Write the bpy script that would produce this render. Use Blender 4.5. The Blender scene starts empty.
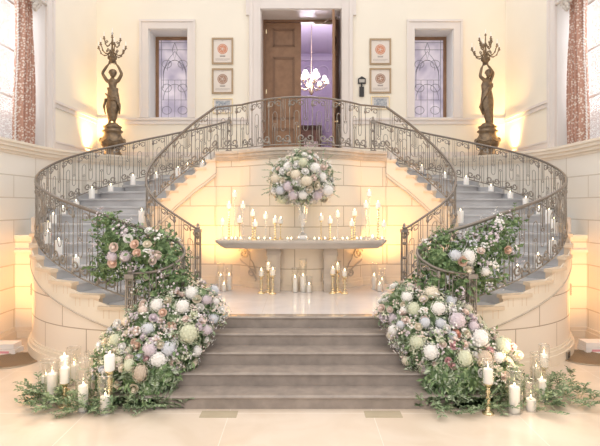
import bpy, bmesh, math, random
from mathutils import Vector, Matrix
random.seed(7)
S = bpy.context.scene
C = S.collection
PI = math.pi
# ------------------------------------------------------------------ camera
cam = bpy.data.cameras.new('camera'); camo = bpy.data.objects.new('camera', cam); C.objects.link(camo)
camo.location = (0, 0, 2.5); camo.rotation_euler = (PI / 2, 0, 0)
cam.sensor_width = 36; cam.lens = 492 / 600 * 36
cam.shift_x = -1 / 600; cam.shift_y = -18 / 600
cam.clip_end = 200
S.camera = camo
# ------------------------------------------------------------------ world, lights, exposure
w = bpy.data.worlds.new('world'); S.world = w; w.use_nodes = True
bgn = w.node_tree.nodes['Background']
bgn.inputs[1].default_value = 1.0
_nt = w.node_tree; _tc = _nt.nodes.new('ShaderNodeTexCoord'); _sp = _nt.nodes.new('ShaderNodeSeparateXYZ')
_rp = _nt.nodes.new('ShaderNodeValToRGB'); _nt.links.new(_tc.outputs['Generated'], _sp.inputs[0]); _nt.links.new(_sp.outputs['Z'], _rp.inputs['Fac'])
_rp.color_ramp.elements[0].position = 0.05; _rp.color_ramp.elements[0].color = (0.66, 0.645, 0.65, 1)
_rp.color_ramp.elements[1].position = 0.85; _rp.color_ramp.elements[1].color = (1.75, 1.60, 1.45, 1)
# brighter daylight sky on the two window sides of the building
_ab = _nt.nodes.new('ShaderNodeMath'); _ab.operation = 'ABSOLUTE'; _nt.links.new(_sp.outputs['X'], _ab.inputs[0])
_mr = _nt.nodes.new('ShaderNodeMapRange'); _mr.inputs['From Min'].default_value = 0.40; _mr.inputs['From Max'].default_value = 0.62; _nt.links.new(_ab.outputs[0], _mr.inputs['Value'])
_mx = _nt.nodes.new('ShaderNodeMixRGB'); _nt.links.new(_mr.outputs['Result'], _mx.inputs['Fac']); _nt.links.new(_rp.outputs['Color'], _mx.inputs['Color1'])
_mx.inputs['Color2'].default_value = (1.12, 1.14, 1.18, 1)
_nt.links.new(_mx.outputs['Color'], bgn.inputs['Color'])
S.view_settings.view_transform = 'Standard'; S.view_settings.look = 'None'
S.view_settings.gamma = 1; S.view_settings.use_curve_mapping = False
S.view_settings.exposure = 0.27


def light(name, kind, loc, energy, col, size=0.3, rot=None, spot=None, sizey=None):
    l = bpy.data.lights.new(name, kind); l.energy = energy; l.color = col
    if kind == 'AREA':
        l.size = size
        if sizey: l.shape = 'RECTANGLE'; l.size_y = sizey
    else:
        l.shadow_soft_size = size
    if spot: l.spot_size = math.radians(spot); l.spot_blend = 1.0
    o = bpy.data.objects.new(name, l); C.objects.link(o); o.location = loc
    if rot: o.rotation_euler = rot
    return o


WARM = (1.0, 0.58, 0.20)
WARM2 = (1.0, 0.62, 0.24)
for sx, k in ((-1, 1.0), (1, 0.9)):
    # daylight through the tall side windows
    light('window_daylight', 'AREA', (sx * 5.95, 8.7, 5.5), 75, (0.86, 0.92, 1.0), 2.2, (0, sx * PI / 2, 0), sizey=3.2)
    # floor uplights in the gaps beside the two stairs
    u = light('stair_uplight', 'SPOT', (sx * 5.15, 7.45, 0.35), 175 * k, (1.0, 0.50, 0.15), 0.12, spot=75)
    u.rotation_euler = (Vector((sx * 4.95, 9.4, 1.55)) - u.location).to_track_quat('-Z', 'Y').to_euler()
    # uplights behind the two bronze statues
    u = light('statue_uplight', 'SPOT', (sx * 5.12, 12.3, 3.72), 320 * k, WARM2, 0.12, spot=95)
    u.rotation_euler = (Vector((sx * 5.32, 12.85, 6.3)) - u.location).to_track_quat('-Z', 'Y').to_euler()
    # uplights behind the inner newels, washing the alcove
    u = light('alcove_uplight', 'SPOT', (sx * 1.95, 9.55, 1.0), 215 * k, (1.0, 0.50, 0.13), 0.15, spot=100)
    u.rotation_euler = (Vector((sx * 1.55, 10.35, 2.9)) - u.location).to_track_quat('-Z', 'Y').to_euler()
light('chandelier_light', 'POINT', (0.3, 15.5, 6.9), 130, (0.90, 0.82, 1.0), 0.3)

# ------------------------------------------------------------------ materials


def mat(name, col, rough=0.6, metal=0.0, var=0.0, vscale=3.0, col2=None, bump=0.0, bscale=40.0, spec=0.5, coat=0.0, detail=4, sss=0.0):
    m = bpy.data.materials.new(name); m.use_nodes = True
    nt = m.node_tree; b = nt.nodes['Principled BSDF']
    b.inputs['Roughness'].default_value = rough; b.inputs['Metallic'].default_value = metal
    b.inputs['Specular IOR Level'].default_value = spec
    b.inputs['Coat Weight'].default_value = coat
    b.inputs['Coat Roughness'].default_value = 0.15
    b.inputs['Base Color'].default_value = (*col, 1)
    if sss:
        b.inputs['Subsurface Weight'].default_value = sss
        b.inputs['Subsurface Radius'].default_value = (0.03, 0.02, 0.015)
    tc = nt.nodes.new('ShaderNodeTexCoord')
    if col2 or var:
        n = nt.nodes.new('ShaderNodeTexNoise'); n.inputs['Scale'].default_value = vscale; n.inputs['Detail'].default_value = detail
        nt.links.new(tc.outputs['Object'], n.inputs['Vector'])
        r = nt.nodes.new('ShaderNodeValToRGB'); r.color_ramp.elements[0].position = 0.32; r.color_ramp.elements[1].position = 0.68
        c2 = col2 or tuple(c * (1 - var) for c in col)
        r.color_ramp.elements[0].color = (*c2, 1); r.color_ramp.elements[1].color = (*col, 1)
        nt.links.new(n.outputs['Fac'], r.inputs['Fac']); nt.links.new(r.outputs['Color'], b.inputs['Base Color'])
    if bump:
        n2 = nt.nodes.new('ShaderNodeTexNoise'); n2.inputs['Scale'].default_value = bscale
        nt.links.new(tc.outputs['Object'], n2.inputs['Vector'])
        bp = nt.nodes.new('ShaderNodeBump'); bp.inputs['Strength'].default_value = bump; bp.inputs['Distance'].default_value = 0.02
        nt.links.new(n2.outputs['Fac'], bp.inputs['Height']); nt.links.new(bp.outputs['Normal'], b.inputs['Normal'])
    return m


def brick(name, col, mort, bw=1.05, rh=0.41, msize=0.009, rough=0.55, var=0.05, off=0.5):
    m = bpy.data.materials.new(name); m.use_nodes = True
    nt = m.node_tree; b = nt.nodes['Principled BSDF']; b.inputs['Roughness'].default_value = rough
    b.inputs['Specular IOR Level'].default_value = 0.3
    uv = nt.nodes.new('ShaderNodeUVMap')
    t = nt.nodes.new('ShaderNodeTexBrick'); t.offset = off
    t.inputs['Scale'].default_value = 1; t.inputs['Brick Width'].default_value = bw; t.inputs['Row Height'].default_value = rh
    t.inputs['Mortar Size'].default_value = msize; t.inputs['Mortar Smooth'].default_value = 0.3
    t.inputs['Color1'].default_value = (*col, 1); t.inputs['Color2'].default_value = (*[c * (1 - var) for c in col], 1)
    t.inputs['Mortar'].default_value = (*mort, 1)
    nt.links.new(uv.outputs['UV'], t.inputs['Vector']); nt.links.new(t.outputs['Color'], b.inputs['Base Color'])
    bp = nt.nodes.new('ShaderNodeBump'); bp.invert = True; bp.inputs['Strength'].default_value = 0.5; bp.inputs['Distance'].default_value = 0.02
    nt.links.new(t.outputs['Fac'], bp.inputs['Height']); nt.links.new(bp.outputs['Normal'], b.inputs['Normal'])
    return m


def emit(name, col, st):
    m = bpy.data.materials.new(name); m.use_nodes = True
    nt = m.node_tree; nt.nodes.remove(nt.nodes['Principled BSDF'])
    e = nt.nodes.new('ShaderNodeEmission'); e.inputs[0].default_value = (*col, 1); e.inputs[1].default_value = st
    nt.links.new(e.outputs[0], nt.nodes['Material Output'].inputs[0]); return m


def thin_glass(name, tint=(1, 1, 1), refl=0.1):
    m = bpy.data.materials.new(name); m.use_nodes = True
    nt = m.node_tree; nt.nodes.remove(nt.nodes['Principled BSDF'])
    t = nt.nodes.new('ShaderNodeBsdfTransparent'); t.inputs[0].default_value = (*tint, 1)
    g = nt.nodes.new('ShaderNodeBsdfGlossy'); g.inputs['Roughness'].default_value = 0.08; g.inputs[0].default_value = (1, 1, 1, 1)
    lw = nt.nodes.new('ShaderNodeLayerWeight'); lw.inputs[0].default_value = 0.35
    mm = nt.nodes.new('ShaderNodeMath'); mm.operation = 'MULTIPLY_ADD'; mm.inputs[1].default_value = 0.75; mm.inputs[2].default_value = refl
    nt.links.new(lw.outputs['Facing'], mm.inputs[0])
    mx = nt.nodes.new('ShaderNodeMixShader'); nt.links.new(mm.outputs[0], mx.inputs[0])
    nt.links.new(t.outputs[0], mx.inputs[1]); nt.links.new(g.outputs[0], mx.inputs[2])
    nt.links.new(mx.outputs[0], nt.nodes['Material Output'].inputs[0]); return m


M = {}
M['block'] = brick('limestone blocks', (0.83, 0.75, 0.64), (0.50, 0.42, 0.32))
M['drum'] = brick('limestone drum blocks', (0.86, 0.76, 0.66), (0.46, 0.36, 0.28), bw=0.98, rh=0.42)
M['sideblock'] = brick('white limestone courses', (0.88, 0.83, 0.75), (0.66, 0.59, 0.50), bw=1.5, rh=0.42, msize=0.012)
M['stone'] = mat('cut limestone', (0.86, 0.77, 0.65), 0.5, var=0.06, vscale=2)
M['endstone'] = mat('honey limestone', (0.78, 0.64, 0.49), 0.5, var=0.08, vscale=3)
M['slab'] = mat('weathered limestone', (0.62, 0.54, 0.46), 0.5, var=0.2, vscale=5, bump=0.1)
M['table'] = mat('pale carved limestone', (0.60, 0.54, 0.48), 0.45, var=0.12, vscale=4, bump=0.08)
M['plaster'] = mat('warm cream plaster', (0.87, 0.81, 0.70), 0.8, var=0.03, vscale=1.2)
M['trim'] = mat('pale grey painted trim', (0.77, 0.71, 0.67), 0.5, var=0.03)
M['reveal'] = mat('white painted reveal', (0.80, 0.78, 0.76), 0.6)
M['tread'] = mat('veined grey marble', (0.58, 0.585, 0.605), 0.25, col2=(0.48, 0.48, 0.50), vscale=2.5, detail=8)
M['stepgrey'] = mat('grey stone step', (0.36, 0.305, 0.265), 0.17, col2=(0.27, 0.23, 0.205), vscale=6, detail=8, spec=0.8)
M['metal'] = mat('aged bronze railing', (0.37, 0.335, 0.295), 0.42, 0.4, col2=(0.24, 0.21, 0.18), vscale=9)
M['handrail'] = mat('polished bronze handrail', (0.23, 0.20, 0.175), 0.3, 0.5)
M['bronze'] = mat('patinated bronze', (0.27, 0.19, 0.115), 0.36, 0.6, col2=(0.15, 0.11, 0.075), vscale=12, bump=0.15, bscale=30)
M['brass'] = mat('polished brass', (0.86, 0.72, 0.47), 0.25, 0.9)
M['goldframe'] = mat('worn gilt frame', (0.50, 0.36, 0.22), 0.4, 0.4, col2=(0.33, 0.25, 0.17), vscale=60)
M['wood'] = mat('brown oak', (0.32, 0.18, 0.10), 0.42, col2=(0.24, 0.13, 0.07), vscale=5, detail=8)
M['woodtrim'] = mat('oak moulding', (0.23, 0.125, 0.07), 0.4)
M['darkwood'] = mat('dark walnut', (0.10, 0.045, 0.025), 0.4)
M['lilac'] = mat('lilac wall paint', (0.62, 0.54, 0.68), 0.8)
M['lilactrim'] = mat('lilac white cornice', (0.70, 0.63, 0.74), 0.7)
M['candle'] = mat('ivory wax', (0.96, 0.94, 0.91), 0.45, sss=0.1)
M['wick'] = mat('charred wick', (0.03, 0.02, 0.02), 0.9)
M['flame'] = emit('candle flame', (1.0, 0.80, 0.45), 12)
M['glass'] = thin_glass('clear thin glass', (0.98, 0.97, 0.95), 0.085)
M['crystal'] = thin_glass('cut crystal', (0.93, 0.93, 0.93), 0.25)
M['paper'] = mat('cream paper', (0.75, 0.68, 0.62), 0.7)
M['rust'] = mat('rust red print', (0.55, 0.20, 0.11), 0.7, col2=(0.70, 0.38, 0.26), vscale=45)
M['sepia'] = mat('sepia print', (0.30, 0.16, 0.11), 0.7, col2=(0.48, 0.33, 0.25), vscale=45)
M['ink'] = mat('grey ink', (0.28, 0.24, 0.22), 0.7)
M['bluephoto'] = mat('blue grey picture', (0.20, 0.24, 0.30), 0.5, col2=(0.6, 0.6, 0.6), vscale=22)
M['black'] = mat('black plastic', (0.03, 0.028, 0.028), 0.4)
M['lead'] = mat('lead came', (0.30, 0.29, 0.34), 0.4, 0.3)
M['vent'] = mat('bronze vent grille', (0.42, 0.34, 0.25), 0.45, 0.6)
M['plate'] = mat('brushed steel plate', (0.45, 0.42, 0.38), 0.4, 0.6)
M['white'] = mat('white card', (0.88, 0.86, 0.86), 0.5)
M['pink'] = mat('pink card', (0.75, 0.35, 0.42), 0.5)
M['chairfab'] = mat('cream upholstery', (0.72, 0.62, 0.55), 0.8)

# veined polished floor


def floor_mat(name, c1, c2, sx, sy, jc, rough):
    m = bpy.data.materials.new(name); m.use_nodes = True
    nt = m.node_tree; b = nt.nodes['Principled BSDF']; b.inputs['Roughness'].default_value = rough
    b.inputs['Specular IOR Level'].default_value = 0.5
    tc = nt.nodes.new('ShaderNodeTexCoord')
    n = nt.nodes.new('ShaderNodeTexNoise'); n.inputs['Scale'].default_value = 1.3; n.inputs['Detail'].default_value = 10; n.inputs['Distortion'].default_value = 1.0
    r = nt.nodes.new('ShaderNodeValToRGB'); r.color_ramp.elements[0].color = (*c2, 1); r.color_ramp.elements[1].color = (*c1, 1)
    r.color_ramp.elements[0].position = 0.35; r.color_ramp.elements[1].position = 0.6
    nt.links.new(tc.outputs['Object'], n.inputs['Vector']); nt.links.new(n.outputs['Fac'], r.inputs['Fac'])
    t = nt.nodes.new('ShaderNodeTexBrick'); t.offset = 0
    t.inputs['Scale'].default_value = 1; t.inputs['Brick Width'].default_value = sx; t.inputs['Row Height'].default_value = sy
    t.inputs['Mortar Size'].default_value = 0.004; t.inputs['Mortar'].default_value = (*jc, 1)
    mp = nt.nodes.new('ShaderNodeMapping'); mp.inputs['Location'].default_value = (sx / 2, 0.1, 0)
    nt.links.new(tc.outputs['Object'], mp.inputs[0]); nt.links.new(mp.outputs[0], t.inputs['Vector'])
    nt.links.new(r.outputs['Color'], t.inputs['Color1']); nt.links.new(r.outputs['Color'], t.inputs['Color2'])
    nt.links.new(t.outputs['Color'], b.inputs['Base Color']); return m


M['floor'] = floor_mat('honed cream marble', (0.76, 0.66, 0.56), (0.70, 0.59, 0.48), 1.72, 1.5, (0.85, 0.78, 0.70), 0.16)
M['platform'] = floor_mat('polished white marble', (0.70, 0.67, 0.68), (0.62, 0.59, 0.60), 1.2, 1.2, (0.6, 0.54, 0.5), 0.14)
M['inlay'] = mat('olive marble inlay', (0.50, 0.43, 0.31), 0.2, var=0.1)

# curtain cloth: rust on cream pattern
m = bpy.data.materials.new('rust patterned cloth'); m.use_nodes = True
nt = m.node_tree; b = nt.nodes['Principled BSDF']; b.inputs['Roughness'].default_value = 0.85
tc = nt.nodes.new('ShaderNodeTexCoord'); vo = nt.nodes.new('ShaderNodeTexVoronoi'); vo.inputs['Scale'].default_value = 22
r = nt.nodes.new('ShaderNodeValToRGB'); r.color_ramp.elements[0].position = 0.25; r.color_ramp.elements[1].position = 0.5
r.color_ramp.elements[0].color = (0.80, 0.70, 0.62, 1); r.color_ramp.elements[1].color = (0.50, 0.28, 0.21, 1)
nt.links.new(tc.outputs['Object'], vo.inputs['Vector']); nt.links.new(vo.outputs['Distance'], r.inputs['Fac']); nt.links.new(r.outputs['Color'], b.inputs['Base Color'])
M['curtain'] = m

# lilac leaded glass, weak emission in the pane stands in for light from behind
m = bpy.data.materials.new('lilac textured glass'); m.use_nodes = True
nt = m.node_tree; b = nt.nodes['Principled BSDF']; b.inputs['Roughness'].default_value = 0.25
tc = nt.nodes.new('ShaderNodeTexCoord'); n = nt.nodes.new('ShaderNodeTexNoise'); n.inputs['Scale'].default_value = 2.2
r = nt.nodes.new('ShaderNodeValToRGB'); r.color_ramp.elements[0].color = (0.42, 0.38, 0.50, 1); r.color_ramp.elements[1].color = (0.74, 0.68, 0.76, 1)
r.color_ramp.elements[0].position = 0.35; r.color_ramp.elements[1].position = 0.65
nt.links.new(tc.outputs['Object'], n.inputs['Vector']); nt.links.new(n.outputs['Fac'], r.inputs['Fac'])
nt.links.new(r.outputs['Color'], b.inputs['Base Color']); nt.links.new(r.outputs['Color'], b.inputs['Emission Color']); b.inputs['Emission Strength'].default_value = 0.22
M['leaded'] = m


def green(name, a, b2, c, rough=0.5):
    m = bpy.data.materials.new(name); m.use_nodes = True
    nt = m.node_tree; b = nt.nodes['Principled BSDF']; b.inputs['Roughness'].default_value = rough
    b.inputs['Specular IOR Level'].default_value = 0.4
    tc = nt.nodes.new('ShaderNodeTexCoord'); n = nt.nodes.new('ShaderNodeTexWhiteNoise'); n.noise_dimensions = '3D'
    sn = nt.nodes.new('ShaderNodeVectorMath'); sn.operation = 'SNAP'; sn.inputs[1].default_value = (0.05, 0.05, 0.05)
    nt.links.new(tc.outputs['Object'], sn.inputs[0]); nt.links.new(sn.outputs[0], n.inputs['Vector'])
    r = nt.nodes.new('ShaderNodeValToRGB'); r.color_ramp.elements[0].color = (*a, 1); r.color_ramp.elements[1].color = (*c, 1)
    e = r.color_ramp.elements.new(0.5); e.color = (*b2, 1)
    nt.links.new(n.outputs['Value'], r.inputs['Fac']); nt.links.new(r.outputs['Color'], b.inputs['Base Color']); return m


M['leafdark'] = green('glossy green leaves', (0.08, 0.14, 0.06), (0.15, 0.24, 0.10), (0.30, 0.40, 0.20))
M['leafsage'] = green('sage green leaves', (0.18, 0.24, 0.14), (0.31, 0.38, 0.25), (0.52, 0.58, 0.44))
M['leafruscus'] = green('ruscus leaves', (0.10, 0.16, 0.08), (0.19, 0.27, 0.14), (0.36, 0.44, 0.28))
FC = {'white': (0.95, 0.93, 0.90), 'cream': (0.88, 0.80, 0.66), 'green': (0.74, 0.76, 0.58), 'blush': (0.90, 0.76, 0.69),
      'peach': (0.88, 0.66, 0.54), 'coral': (0.82, 0.42, 0.32), 'mauve': (0.76, 0.67, 0.72), 'blue': (0.74, 0.76, 0.81), 'tan': (0.66, 0.55, 0.44), 'pink': (0.80, 0.50, 0.52)}
for k, c in FC.items():
    M['f_' + k] = mat(k + ' petals', c, 0.65, var=0.14, vscale=14)

# ------------------------------------------------------------------ mesh helpers


class MB:
    def __init__(s): s.v = []; s.f = []; s.m = []; s.uv = {}; s.mi = 0

    def add(s, vs, fs):
        o = len(s.v); s.v += [tuple(p) for p in vs]
        for f in fs: s.f.append(tuple(i + o for i in f)); s.m.append(s.mi)
        return o

    def box(s, x0, x1, y0, y1, z0, z1):
        s.add([(x0, y0, z0), (x1, y0, z0), (x1, y1, z0), (x0, y1, z0), (x0, y0, z1), (x1, y0, z1), (x1, y1, z1), (x0, y1, z1)],
              [(3, 2, 1, 0), (4, 5, 6, 7), (0, 1, 5, 4), (1, 2, 6, 5), (2, 3, 7, 6), (3, 0, 4, 7)])
        return s

    def prism(s, poly, z0, z1, inset=None):
        n = len(poly)
        s.add([(x, y, z0) for x, y in poly] + [(x, y, z1) for x, y in poly],
              [tuple(range(n - 1, -1, -1)), tuple(range(n, 2 * n))] + [(i, (i + 1) % n, n + (i + 1) % n, n + i) for i in range(n)])
        return s

    def grid(s, rows, uvs=None, close=False):
        """rows: list of equal-length point lists"""
        a = len(rows); b = len(rows[0]); o = len(s.v)
        for r in rows: s.v += [tuple(p) for p in r]
        for i in range(a - 1):
            for j in range(b if close else b - 1):
                j2 = (j + 1) % b
                s.f.append((o + i * b + j, o + i * b + j2, o + (i + 1) * b + j2, o + (i + 1) * b + j)); s.m.append(s.mi)
        if uvs:
            for i in range(a):
                for j in range(b): s.uv[o + i * b + j] = uvs[i][j]
        return o

    def tube(s, pts, r, n=6, caps=True, flat=1.0):
        pts = [Vector(p) for p in pts]; m = len(pts)
        rr = r if isinstance(r, (list, tuple)) else [r] * m
        T = [(pts[min(i + 1, m - 1)] - pts[max(i - 1, 0)]).normalized() for i in range(m)]
        t = T[0]; up = Vector((0, 0, 1)) if abs(t.z) < 0.9 else Vector((0, 1, 0))
        nrm = t.cross(up).normalized()
        o = len(s.v)
        for i in range(m):
            t = T[i]; nrm = (nrm - t * nrm.dot(t))
            if nrm.length < 1e-6: nrm = t.orthogonal()
            nrm.normalize(); bn = t.cross(nrm)
            for k in range(n):
                a = 2 * PI * k / n; s.v.append(tuple(pts[i] + (nrm * math.cos(a) + bn * math.sin(a) * flat) * rr[i]))
        for i in range(m - 1):
            for k in range(n):
                k2 = (k + 1) % n
                s.f.append((o + i * n + k, o + i * n + k2, o + (i + 1) * n + k2, o + (i + 1) * n + k)); s.m.append(s.mi)
        if caps:
            s.f.append(tuple(o + k for k in range(n - 1, -1, -1))); s.m.append(s.mi)
            s.f.append(tuple(o + (m - 1) * n + k for k in range(n))); s.m.append(s.mi)
        return s

    def lathe(s, prof, cx=0, cy=0, cz=0, n=16, lobes=0, amp=0.0, cap=True):
        o = len(s.v); m = len(prof)
        for (r, z) in prof:
            for k in range(n):
                a = 2 * PI * k / n; rr = r * (1 + amp * math.cos(lobes * a)) if lobes else r
                s.v.append((cx + rr * math.cos(a), cy + rr * math.sin(a), cz + z))
        for i in range(m - 1):
            for k in range(n):
                k2 = (k + 1) % n
                s.f.append((o + i * n + k, o + i * n + k2, o + (i + 1) * n + k2, o + (i + 1) * n + k)); s.m.append(s.mi)
        if cap:
            s.f.append(tuple(o + k for k in range(n - 1, -1, -1))); s.m.append(s.mi)
            s.f.append(tuple(o + (m - 1) * n + k for k in range(n))); s.m.append(s.mi)
        return s

    def ball(s, c, r, n=8, sc=(1, 1, 1)):
        prof = []
        o = len(s.v); m = n // 2 + 1
        for i in range(m):
            ph = -PI / 2 + PI * i / (m - 1)
            for k in range(n):
                a = 2 * PI * k / n; rr = max(math.cos(ph), 0.02)
                s.v.append((c[0] + r * rr * math.cos(a) * sc[0], c[1] + r * rr * math.sin(a) * sc[1], c[2] + r * math.sin(ph) * sc[2]))
        for i in range(m - 1):
            for k in range(n):
                k2 = (k + 1) % n
                s.f.append((o + i * n + k, o + i * n + k2, o + (i + 1) * n + k2, o + (i + 1) * n + k)); s.m.append(s.mi)
        return s

    def build(s, name, mats, parent=None, smooth=False, recalc=True, **kw):
        off = Vector((0, 0, 0)); p = parent
        while p is not None: off += p.location; p = p.parent
        me = bpy.data.meshes.new(name); me.from_pydata([tuple(Vector(v) - off) for v in s.v], [], s.f)
        mats = mats if isinstance(mats, (list, tuple)) else [mats]
        for mm in mats: me.materials.append(M[mm] if isinstance(mm, str) else mm)
        if len(mats) > 1: me.polygons.foreach_set('material_index', s.m)
        if s.uv:
            l = me.uv_layers.new(name='UVMap')
            for lp in me.loops: l.data[lp.index].uv = s.uv.get(lp.vertex_index, (0, 0))
        if recalc:
            bm = bmesh.new(); bm.from_mesh(me); bmesh.ops.recalc_face_normals(bm, faces=bm.faces); bm.to_mesh(me); bm.free()
        if smooth: me.polygons.foreach_set('use_smooth', [True] * len(me.polygons))
        me.update()
        o = bpy.data.objects.new(name, me); C.objects.link(o)
        if parent: o.parent = parent
        for k, v in kw.items(): o[k] = v
        return o


def mir(mb, sx):
    if sx < 0:
        mb.v = [(-x, y, z) for x, y, z in mb.v]
    return mb


def struct(name, mb, m, **kw): return mb.build(name, m, None, kind='structure', **kw)


def thing(name, loc, label, cat, group=None):
    o = bpy.data.objects.new(name, None); o.empty_display_size = 0.1; C.objects.link(o); o.location = loc
    o['label'] = label; o['category'] = cat
    if group: o['group'] = group
    return o


def tag(o, label, cat, group=None):
    o['label'] = label; o['category'] = cat
    if group: o['group'] = group
    return o


def cr(P, t):
    """catmull-rom through P at float index t"""
    n = len(P); i = int(math.floor(t)); i = max(0, min(i, n - 2)); f = t - i
    p1, p2 = P[i], P[i + 1]
    p0 = P[i - 1] if i > 0 else tuple(2 * a - b for a, b in zip(p1, p2))
    p3 = P[i + 2] if i + 2 < n else tuple(2 * b - a for a, b in zip(p1, p2))
    return tuple(0.5 * (2 * b + (c - a) * f + (2 * a - 5 * b + 4 * c - d) * f * f + (3 * b - a - 3 * c + d) * f ** 3) for a, b, c, d in zip(p0, p1, p2, p3))


def px(x, y, d): return Vector(((x - 301) * d / 492, d, 2.5 - (y - 205) * d / 492))


R_ = 2.78 / 17
ZP = 0.84; ZL = 3.62
# inner path (index = step number 0..17), positive-X side
INN = [(1.74, 9.2), (1.92, 9.2), (2.10, 9.2), (2.28, 9.205), (2.46, 9.22), (2.64, 9.28), (2.80, 9.37), (2.93, 9.50), (3.02, 9.66), (3.05, 9.83), (3.01, 10.01), (2.91, 10.18), (2.77, 10.31), (2.61, 10.38), (2.42, 10.40), (2.23, 10.40), (2.0, 10.40), (1.80, 10.40)]
TH = [-10, 1.2, 12.3, 23.5, 34.8, 45.8, 56, 67, 78, 89.5, 101, 112, 124, 137.5, 151, 165]
CX, CY = 2.45, 9.8


def inn(s): return cr(INN, s)


def out(s, R=2.5):
    """outer path at radius R; beyond step 15 runs straight to the landing"""
    if s <= 15:
        th = math.radians(cr([(a,) for a in TH], s)[0])
        return (CX + R * math.sin(th), CY - R * math.cos(th))
    a = math.radians(165); p = (CX + R * math.sin(a), CY - R * math.cos(a)); q = (2.42, CY + R); e = (1.80, CY + R)
    return cr([out(14, R), p, q, e], s - 14)


def zs(s): return ZP + R_ * s
# ================================================================== SETTING
b = MB().box(-9, 9, -3, 9.4, -0.1, 0.0)
struct('floor', b, 'floor')
b = MB()
for sx in (-1, 1):
    b.box(sx * 0.98 - 0.22 , sx * 0.98 + 0.22, 5.78, 5.97, 0.0, 0.003)
struct('trim_1', b, 'inlay')
# platform floor
poly = [(-2.4, 7.49), (2.4, 7.49), (3.2, 7.6), (3.3, 10.45), (-3.3, 10.45), (-3.2, 7.6)]
struct("floor_2", MB().prism(poly, 0.60, ZP), 'platform')


def bowY(x): return 9.55 + 0.44 * min(abs(x), 1.27) ** 2


# bowed wall + inner stair walls: one path from left inner foot round to the right inner foot
def inner_wall_path():
    L = []
    for i in range(0, 161):
        s = 1.0 + 16.0 * i / 160; x, y = inn(s); L.append((x, y + 0.0, s))
    return L


bow = [(x / 20 * 1.27, bowY(x / 20 * 1.27)) for x in range(-20, 21)]
mb = MB(); rows = [[], []]; uvs = [[], []]
pts = [(-1.80, 10.42)] + bow + [(1.80, 10.42)]
acc = -1.93; last = None
for p in pts:
    if last: acc += math.dist(p, last)
    last = p
    rows[0].append((p[0], p[1], ZP)); rows[1].append((p[0], p[1], ZL - 0.16)); uvs[0].append((acc, 0.0)); uvs[1].append((acc, ZL - 0.16 - ZP))
mb.grid(rows, uvs)
struct('wall_bow', mb, 'block', recalc=False, smooth=False)
# landing slab with moulded bowed edge


def off_path(path, d):
    o = []
    for i, p in enumerate(path):
        a = Vector(path[max(i - 1, 0)]); c = Vector(path[min(i + 1, len(path) - 1)]); t = (c - a).normalized()
        n = Vector((t.y, -t.x)); q = Vector(p) + n * d; o.append((q.x, q.y))
    return o


def slab_layer(mb, d, z0, z1):
    e = off_path(pts, d); e[0] = (-1.80, 10.40 - d); e[-1] = (1.80, 10.40 - d)
    mb.prism([(-1.80, 13.0)] + e + [(1.80, 13.0)], z0, z1)


mb = MB()
for d, z0, z1 in ((0.03, ZL - 0.2, ZL - 0.17), (0.05, ZL - 0.17, ZL - 0.13), (0.08, ZL - 0.13, ZL - 0.06), (0.12, ZL - 0.06, ZL)): slab_layer(mb, d, z0, z1)
struct('floor_3', mb, 'slab')
# base moulding under the bow
mb = MB()
for d, z0, z1 in ((0.05, ZP, ZP + 0.10), (0.025, ZP + 0.10, ZP + 0.16)):
    e = off_path(pts, d); e2 = off_path(pts, -0.02)
    mb.prism(e + e2[::-1], z0, z1)
struct('baseboard_bow', mb, 'stone')

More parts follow.
